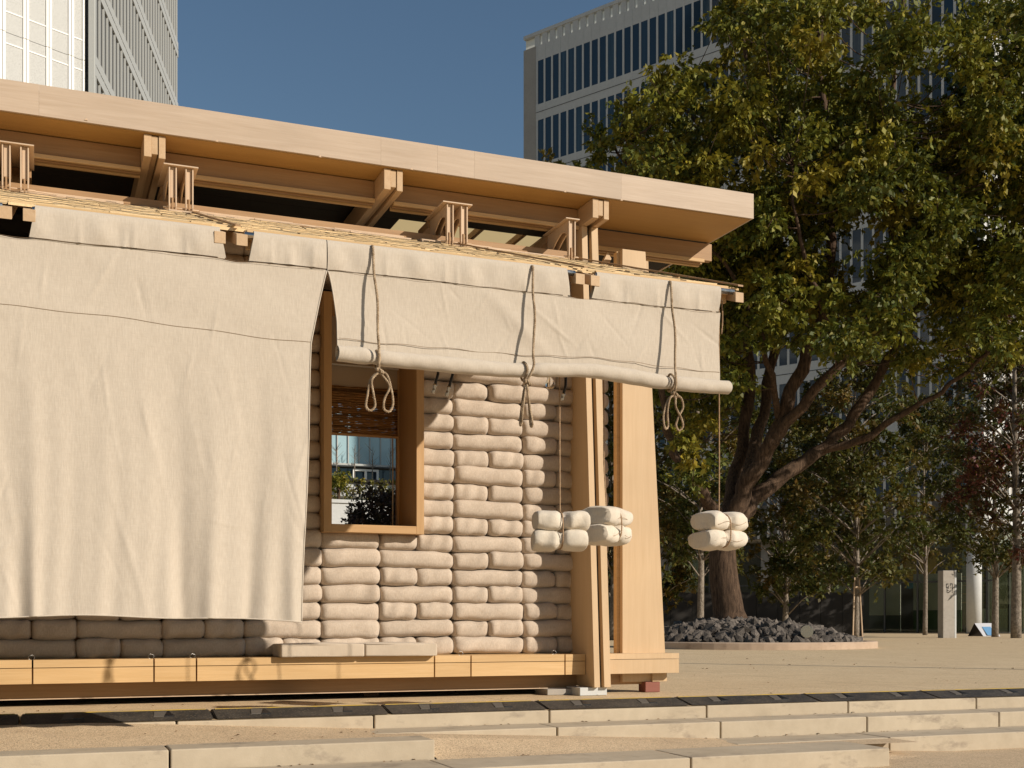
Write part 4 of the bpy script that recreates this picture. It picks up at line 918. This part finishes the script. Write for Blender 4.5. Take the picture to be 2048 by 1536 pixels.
# ================================================================ OFFICE BUILDING ON THE RIGHT
def frame(xc, zc, dx, dz):
    o = c2w(xc, zc); d = c2w(dx, dz); return o, math.atan2(d.y, d.x)
BO, BA = frame(.85, 89.0, .773, -.634)
BL = 33.4; NC = 46; PIT = .693; X0 = 1.25; ZTOP = 44.0
ob = thing('office_building', 'tall pale office block with rows of narrow dark windows', 'building', tuple(BO), BA)
DEP = 30.0
obj('core', B().box(.15, BL - .15, .47, DEP, 6.2, ZTOP - 1.9), 'panel_stone', ob)
rows = [(38.72 - 4.37 * k, 41.92 - 4.37 * k) for k in range(8)]
zb_ = [6.0] + [z for r in rows[::-1] for z in r] + [42.4, ]
bands = [(6.0, rows[-1][0])] + [(rows[k][1], rows[k - 1][0]) for k in range(7, 0, -1)]
for bi, (z0, z1) in enumerate(bands):
    o = obj('spandrel_band', B().box(0, BL, 0.04, .46, z0, z1), 'panel_white' if bi else 'panel_shaded', ob)
    obj('joint', B().box(0, BL, .024, .027, (z0 + z1) / 2 - .02, (z0 + z1) / 2 + .02), 'dark_gap', o)
obj('parapet', B().box(0, BL, .05, .46, rows[0][1], 43.05), 'panel_white', ob)
obj('parapet_cap', B().box(0, BL, .0, .5, 43.85, 44.1), 'panel_white', ob)
obj('slot_glow_sheet', B().box(0, BL, .3, .32, 43.06, 43.84), 'slot_glow', ob)  # translucent sheet added so the slots look bright and sunlit
for k in range(NC): obj('parapet_slot_post', B().box(X0 + k * PIT - .22, X0 + k * PIT + .22, .05, .2, 43.05, 43.85), 'panel_white', ob)
mw = B().box(-.075, .075, .028, .30, 6.0, 43.05).mesh('mullion', 'panel_white')
for k in range(NC + 1): part('mullion', mw, ob, (X0 + k * PIT, 0, 0))
obj('corner_pier', B().box(0, X0 - .1, .02, .46, 6.0, 43.05), 'panel_stone', ob); obj('corner_pier', B().box(X0 + NC * PIT + .1, BL, -.02, .46, 6.0, 43.05), 'panel_white', ob)
pm = B().box(-.27, .27, .055, .09, 0, 3.2).mesh('window_pane', 'dark_glass'); rest = B(); cntp = 0
for ri, (z0, z1) in enumerate(rows):
    for k in range(NC):
        if (ri < 4 and k < 40 and cntp < 160) or (ri < 7 and 20 < k and (k + ri) % 2 == 0 and cntp < 290): part('window_pane', pm, ob, (X0 + (k + .5) * PIT, 0, z0)); cntp += 1
        else: rest.box(X0 + k * PIT + .076, X0 + (k + 1) * PIT - .076, .055, .09, z0, z1)
o = obj('window_panes', rest, 'dark_glass', ob); o['kind'] = 'stuff'
# sunlit end face
def ybox(b, y0, y1, x0, x1, z0, z1): b.box(x0, x1, y0, y1, z0, z1)
for z0, z1 in bands + [(rows[0][1], 44.1)]: obj('end_band', B().box(BL - .4, BL - .01, .47, DEP, z0, z1), 'panel_white', ob)
me = B().box(-.3, .05, -.13, .13, 6, 43.05).mesh('end_mullion', 'panel_white')
for k in range(24): part('end_mullion', me, ob, (BL, .75 + k * 1.25, 0))
gp = B()
for z0, z1 in rows: gp.box(BL - .35, BL - .30, .5, DEP, z0, z1)
o = obj('end_glazing', gp, 'dark_glass', ob); o['kind'] = 'stuff'
# glass lobby under the block
obj('soffit', B().box(.1, BL - .1, .5, DEP, 5.9, 6.15), 'panel_stone', ob)
obj('lobby_back_wall', B().box(0, BL, 9.0, 9.2, 0.01, 5.9), 'interior_beige', ob)
obj('lobby_floor', B().box(0, BL + 6, 2.6, 9.0, 0.012, 0.03), 'interior_beige', ob)
for k in range(17):
    obj('lobby_pane', B().box(k * 2.05 + .05, k * 2.05 + 2.0, 2.4, 2.42, .1, 5.9), 'lobby_glass', ob); obj('lobby_mullion', B().box(k * 2.05 - .05, k * 2.05 + .05, 2.34, 2.48, .02, 5.9), 'mullion_dark', ob)
obj('lobby_transom', B().box(0, BL, 2.36, 2.46, 3.05, 3.15), 'mullion_dark', ob)
for x in (3.2, 11.2, 19.2): obj('column', B().tube([(x, 1.4, 0.0), (x, 1.4, 5.92)], .42, 24), 'pillar_concrete', ob, True)
for x0, x1, z0, z1, m in ((22.0, 24.6, .9, 3.0, 'poster_white'), (22.0, 24.6, .1, .88, 'poster_green'), (25.5, 27.5, 1.1, 3.4, 'poster_white'), (25.5, 27.5, .1, 1.08, 'poster_grey'), (28.3, 31.2, 1.4, 3.6, 'poster_white'), (28.3, 31.2, .1, 1.38, 'poster_green'), (12, 20, .3, 2.2, 'poster_grey')):
    obj('display_panel', B().box(x0, x1, 2.75, 2.8, z0, z1), m, ob)
obj('display_circle', B().tube([(28.4, 3.5, 4.2), (28.4, 3.56, 4.2)], 1.1, 28), 'poster_yellow', ob); obj('display_band', B().box(27.6, 29.4, 3.48, 3.5, 2.75, 3.15), 'poster_blue', ob)
cc = atD(1948, 1245, 69); cm = thing('round_column', 'thick round concrete column lit on its sunny side', 'column', (cc.x, cc.y, 0))
obj('shaft', B().tube([(cc.x, cc.y, 0), (cc.x, cc.y, 6.0)], .42, 28), 'panel_white', cm, True); obj('base_ring', B().tube([(cc.x, cc.y, 0), (cc.x, cc.y, .06)], .46, 28), 'pillar_concrete', cm)
# lobby seen to the right of the column
ex, eA = frame(28.6, 72.0, .985, .17)
an_ = thing('glass_lobby_wing', 'low glazed lobby wing with pale interior beside the round column', 'building', tuple(ex), eA)
obj('canopy', B().box(-1, 16, -.6, 10, 5.4, 6.0), 'panel_white', an_); obj('back_wall', B().box(-1, 16, 5, 5.2, .01, 5.4), 'interior_beige', an_)
for k in range(11): obj('mullion', B().box(k * 1.4 - .06, k * 1.4 + .06, 0, .16, .01, 5.4), 'mullion_dark', an_); obj('pane', B().box(k * 1.4 + .07, k * 1.4 + 1.33, .06, .08, .05, 5.4), 'lobby_glass', an_)
obj('counter', B().box(.4, 9, 1.6, 2.2, .05, 1.5), 'poster_white', an_)
for k in range(4): obj('shelf', B().box(.2, 12, 4.2, 4.9, 1.9 + .55 * k, 1.96 + .55 * k), 'window_oak_x', an_)

# sign pillar, folding board, hoarding
sp_ = atD(1893, HOR, 50.5); sgt = thing('sign_pillar', 'square concrete sign pillar with small dark bracket marks', 'sign pillar', (sp_.x, sp_.y, 0), -TH * .4)
obj('pillar', B().box(-.29, .25, -.2, .2, -.01, 2.83), 'pillar_concrete', sgt, bevel=.02); obj('pillar_edge', B().box(.251, .34, -.2, .2, -.01, 2.85), 'panel_white', sgt, bevel=.01)
mk = B()
for x0, x1, z0, z1 in ((-.15, -.04, 2.24, 2.28), (-.15, -.12, 2.14, 2.24), (-.06, -.03, 2.06, 2.20), (-.15, -.03, 2.10, 2.135), (-.12, -.09, 1.92, 2.10), (-.12, -.03, 1.98, 2.01), (-.12, -.03, 1.90, 1.93),
                       (.03, .16, 2.25, 2.29), (.03, .06, 2.17, 2.25), (.13, .16, 1.98, 2.25), (.05, .10, 2.09, 2.12), (.13, .16, 1.91, 1.95)): mk.box(x0, x1, -.206, -.2005, z0, z1)
obj('marking', mk, 'ink', sgt)
fb_ = atD(1972, HOR, 57); fbd = thing('folding_board', 'small folding board with blue print standing by the column', 'sign board', (fb_.x, fb_.y, 0), -TH)
obj('front_panel', B().hexa([(-.3, -.45, .0), (.5, -.45, .0), (.5, -.42, .0), (-.3, -.42, .0), (-.55, -.02, .62), (.28, -.02, .62), (.28, .01, .62), (-.55, .01, .62)]), 'board_pale', fbd)
obj('back_panel', B().hexa([(-.7, .40, .0), (.2, .40, .0), (.2, .43, .0), (-.7, .43, .0), (-.55, .015, .60), (.28, .015, .60), (.28, .03, .60), (-.55, .03, .60)]), 'ink', fbd)
obj('print', B().hexa([(-.1, -.462, .05), (.3, -.462, .05), (.3, -.458, .05), (-.1, -.458, .05), (-.25, -.155, .45), (.15, -.155, .45), (.15, -.15, .45), (-.25, -.15, .45)]), 'board_blue', fbd)
h0 = atD(1470, HOR, 56); hd = thing('site_hoarding', 'low dark panelled hoarding in the shade behind the rock bed', 'hoarding', (h0.x, h0.y, 0), -TH)
for k in range(-4, 6): obj('panel', B().box(k * 1.0 + .01, k * 1.0 + .99, 0, .05, 0.02, 2.05), 'hoarding', hd); obj('post', B().box(k * 1.0 - .03, k * 1.0 + .03, .051, .12, 0, 2.1), 'mullion_dark', hd)
# lamp post standing outside the frame, its shadow crosses the plaza
lp = c2w(10.6, 14.75); lpt = thing('lamp_post', 'slim tall lamp post standing on the open plaza', 'lamp post', (lp.x, lp.y, 0))
obj('pole', B().tube([(lp.x, lp.y, 0), (lp.x, lp.y, 9)], [.075, .06], 10), 'steel', lpt, True); obj('base_plate', B().tube([(lp.x, lp.y, 0), (lp.x, lp.y, .03)], .14, 12), 'steel', lpt)
obj('lamp_head', B().box(lp.x - .5, lp.x + .04, lp.y - .06, lp.y + .06, 8.98, 9.06), 'steel', lpt)

# ================================================================ TOWER ON THE LEFT
TO, TA = frame(-.348 * 47, 47.0, -.117, .993)          # receding finned face
tw_ = thing('finned_tower', 'pale tower with vertical fins and white perforated corner panels', 'building', tuple(TO), TA)
# local x runs away along the finned face, local +y is to its left (into the tower)
TH_ = 62; FL = 3.4; ZJ = 22.55
obj('core', B().prism([(.25, .055), (20.4, .055), (20.4, 14), (.25, 4.0)], 'Z', 0, TH_), 'panel_grey', tw_)
zf = [ZJ + FL * k for k in range(-3, 8)]
fin = B().box(-.05, .05, -.012, .10, 8, TH_).mesh('fin', 'fin_metal')
for k in range(29): part('fin', fin, tw_, (.28 + .712 * k, 0, 0))
for z in zf:
    for s in (-.41, .03): obj('floor_band', B().box(.05, 20.5, -.022, .09, z + s, z + s + .38), 'fin_metal', tw_)
ga = B()
obj('prow_edge', B().box(-.16, .03, -.05, .2, 8, TH_), 'fin_metal', tw_, bevel=.02)
# white panelled face: direction from the prow towards the camera side, in tower-local axes
dA = c2w(-.674, -.738); pA = c2w(-.355 * 47, 47.0) - TO
loc = Matrix.Rotation(-TA, 3, 'Z')
dl = loc @ dA; pl_ = loc @ pA; nl_ = Vector((-dl.y, dl.x, 0))
if (loc @ (Vector((0, 0, 0)) - (TO + pA))).dot(nl_) < 0: nl_ = -nl_
def A(t, n, z): q = pl_ + dl * t + nl_ * n; return (q.x, q.y, z)
def abox(name, t0, t1, n0, n1, z0, z1, mat, par=tw_, bev=0): return obj(name, B().hexa([A(t0, n0, z0), A(t1, n0, z0), A(t1, n1, z0), A(t0, n1, z0), A(t0, n0, z1), A(t1, n0, z1), A(t1, n1, z1), A(t0, n1, z1)]), mat, par, bevel=bev)
abox('corner_gap', -.6, .02, -.6, -.35, 0, TH_, 'dark_gap'); abox('wall', .05, 9.5, -.6, -.1, 0, TH_, 'panel_grey')
ts = [0.04, .62] + [.62 + .90 * k for k in range(1, 10)]
for i in range(len(ts) - 1):
    t0, t1 = ts[i] + .012, ts[i + 1] - .012
    for k, z in enumerate(zf[1:6]):
        z0, z1 = z + .09, z + FL - .01 + .08
        p = abox('cladding_panel', t0, t1, -.10, -.02, z0, z1, 'perforated')
        abox('panel_edge', t0, t0 + .10, -.02, .03, z0, z1, 'white_metal', p, .004); abox('panel_edge', t1 - .10, t1, -.02, .03, z0, z1, 'white_metal', p, .004)
        abox('panel_rail', t0 + .1, t1 - .1, -.02, .0, z0 + .74, z0 + .79, 'white_metal', p); abox('panel_rail', t0 + .1, t1 - .1, -.02, .0, z1 - .42, z1 - .37, 'white_metal', p)
        rv = B()
        for q in range(7):
            zz = z0 + .2 + q * (z1 - z0 - .4) / 6
            for t in (t0 + .05, t1 - .05):
                c = A(t, .032, zz); rv.hexa([A(t - .012, .031, zz - .012), A(t + .012, .031, zz - .012), A(t + .012, .036, zz - .012), A(t - .012, .036, zz - .012), A(t - .012, .031, zz + .012), A(t + .012, .031, zz + .012), A(t + .012, .036, zz + .012), A(t - .012, .036, zz + .012)])
        o = obj('rivets', rv, 'fin_metal', p); o['kind'] = 'stuff'

# ================================================================ VIEW THROUGH THE WINDOW
fb2 = thing('terrace_building', 'glazed terrace building with hanging green planting seen through the window', 'building', (22, 85, 0))
obj('core', B().box(8, 38, 87.2, 96, 0, 16.4), 'panel_grey', fb2)
for k in range(35):
    x = 9 + k * .82; obj('upper_pane', B().box(x + .04, x + .78, 86.9, 86.95, 12.4, 16.3), 'sky_glass', fb2); obj('upper_mullion', B().box(x - .04, x + .04, 86.8, 87.0, 12.4, 16.4), 'fin_metal', fb2)
obj('slab', B().box(8, 38, 86.2, 87.2, 12.18, 12.32), 'fin_metal', fb2)
for k in range(22): x = 9 + k * 1.3; obj('recess_pane', B().box(x, x + 1.25, 87.0, 87.1, 11.0, 12.04), 'dark_glass', fb2)
obj('door_frame', B().box(21.6, 21.75, 86.6, 86.8, 11, 12.0).box(22.5, 22.65, 86.6, 86.8, 11, 12.0).box(23.4, 23.55, 86.6, 86.8, 11, 12.0).box(21.6, 23.55, 86.62, 86.79, 11.85, 12.0), 'white_metal', fb2)
obj('terrace_slab', B().box(8, 38, 84.6, 87.2, 9.75, 10.98), 'panel_white', fb2)
for k in range(33):
    x = 8.6 + k * .87; obj('lower_pane', B().box(x + .09, x + .78, 86.2, 86.25, 5, 9.74), 'sky_glass', fb2); obj('lower_column', B().box(x - .09, x + .09, 86.0, 86.4, 5, 9.74), 'white_metal', fb2)
rs = np.random.default_rng(9)
hc = [(rs.uniform(9, 37), 84.6 - rs.uniform(0, .5), 11.1 - rs.uniform(0, 1.3), .45) for _ in range(150)]
hg = thing('hanging_hedge', 'green planting trailing over the terrace edge', 'hedge', (22, 84.4, 10.98)); V, T = foliage(hc, rs, 16, 8, .2, YEL + GREEN, droop=1.0); crown_obj(hg, V, T, 'foliage'); obj('stems', B().box(9, 37, 84.45, 84.58, 10.7, 10.98), 'soil', hg)
gw = thing('garden_wall', 'pale garden wall below the terrace seen through the window', 'wall', (19, 70, 0)); obj('wall_body', B().box(10, 24.0, 70, 70.4, 0, 7.75), 'panel_white', gw); obj('coping', B().box(10, 24.0, 69.9, 70.5, 7.75, 7.95), 'panel_white', gw)
sb_ = [(16.95 + rs.uniform(-.5, .5), 71.5 + rs.uniform(-.5, .5), 9.2 + rs.uniform(-.5, .45), .4) for _ in range(26)]
gs = thing('clipped_shrub', 'round green shrub above the pale garden wall', 'shrub', (17.2, 71.5, 0)); obj('stem', B().tube([(16.95, 71.5, 0), (16.95, 71.5, 9.0)], .10, 8), 'bark_brown', gs, True); V, T = foliage(sb_, rs, 22, 10, .16, GREEN + YEL[:1]); crown_obj(gs, V, T)
small_tree('plum_tree', 'dark purple-leaved tree seen through the window', 762, 40, 985, 1140, 1.2, [(.028, .014, .013), (.04, .018, .016), (.02, .014, .012)], 12, 110, 'bark_brown', lf=.10, tr_r=.07, rmin=.3, rmax=.5, tw_n=26)
rs2 = random.Random(4)
for k in range(4):
    x0 = 20.2 + k * 1.35; bt = thing('bare_tree', ['leafless terrace tree left of the white door frame seen through the window', 'leafless terrace tree in front of the white door frame', 'leafless terrace tree just right of the white door frame', 'leafless terrace tree nearest the blind cord'][k], 'tree', (x0, 86.0, 11), 0, 'bare trees on the far terrace'); b = B(); b.tube([(x0, 86.0, 10.99), (x0 + .05, 86.0, 13.6)], [.05, .015], 5)
    obj('trunk', b, 'bark_pale', bt); b = B()
    for q in range(16):
        z = rs2.uniform(11.9, 13.3); an = rs2.uniform(0, 6.28); L = rs2.uniform(.3, .7); b.tube([(x0, 86.0, z), (x0 + L * math.cos(an), 86.0 + L * math.sin(an) * .5, z + L * .9)], [.018, .008], 3)
    o = obj('branches', b, 'bark_pale', bt); o['kind'] = 'stuff'

# ================================================================ LITTER
rl_ = random.Random(8); lb = B(); lb.c = []
spots = [(rl_.uniform(-1, 7), rl_.uniform(8.7, 9.7), .0035) for _ in range(26)] + [(rl_.uniform(5.6, 14), rl_.uniform(9, 22), .0035) for _ in range(70)] + [(rl_.uniform(2.6, 7), 8.172 - rl_.uniform(0, .05), -.0925) for _ in range(22)] + [(rl_.uniform(4.2, 7), 7.80 - rl_.uniform(0, .06), -.2155) for _ in range(22)] + [(rl_.uniform(.2, 2.2), rl_.uniform(7.65, 8.1), None) for _ in range(14)] + [(rl_.uniform(0.5, 3), 7.285 - rl_.uniform(0, .05), -.2195) for _ in range(14)] + [(c2w(rl_.uniform(10, 24), 0).x + rl_.uniform(6, 14), rl_.uniform(28, 42), .0035) for _ in range(40)]
for x, y, z in spots:
    if z is None: z = lerp(-0.1005, g1(x), (y - 7.58) / .605) + .003
    L = rl_.uniform(.012, .035) * (1 if y < 12 else 2); an = rl_.uniform(0, 6.28); cx, sx = math.cos(an), math.sin(an); n0 = len(lb.v)
    lb.v += [(x, y, z), (x + L * (.5 * cx - .3 * sx), y + L * (.5 * sx + .3 * cx), z + L * .25), (x + L * cx, y + L * sx, z + L * .1), (x + L * (.5 * cx + .3 * sx), y + L * (.5 * sx - .3 * cx), z + L * .2)]; lb.f.append((n0, n0 + 1, n0 + 2, n0 + 3))
    q = rl_.uniform(.5, 1.2); lb.c += [(.20 * q, .11 * q, .05 * q, 1)] * 4
lit = obj('leaf_litter', lb, 'bamboo_split'); tag(lit, 'scattered dry leaf scraps on the paving and steps', 'leaf litter', None, 'stuff')
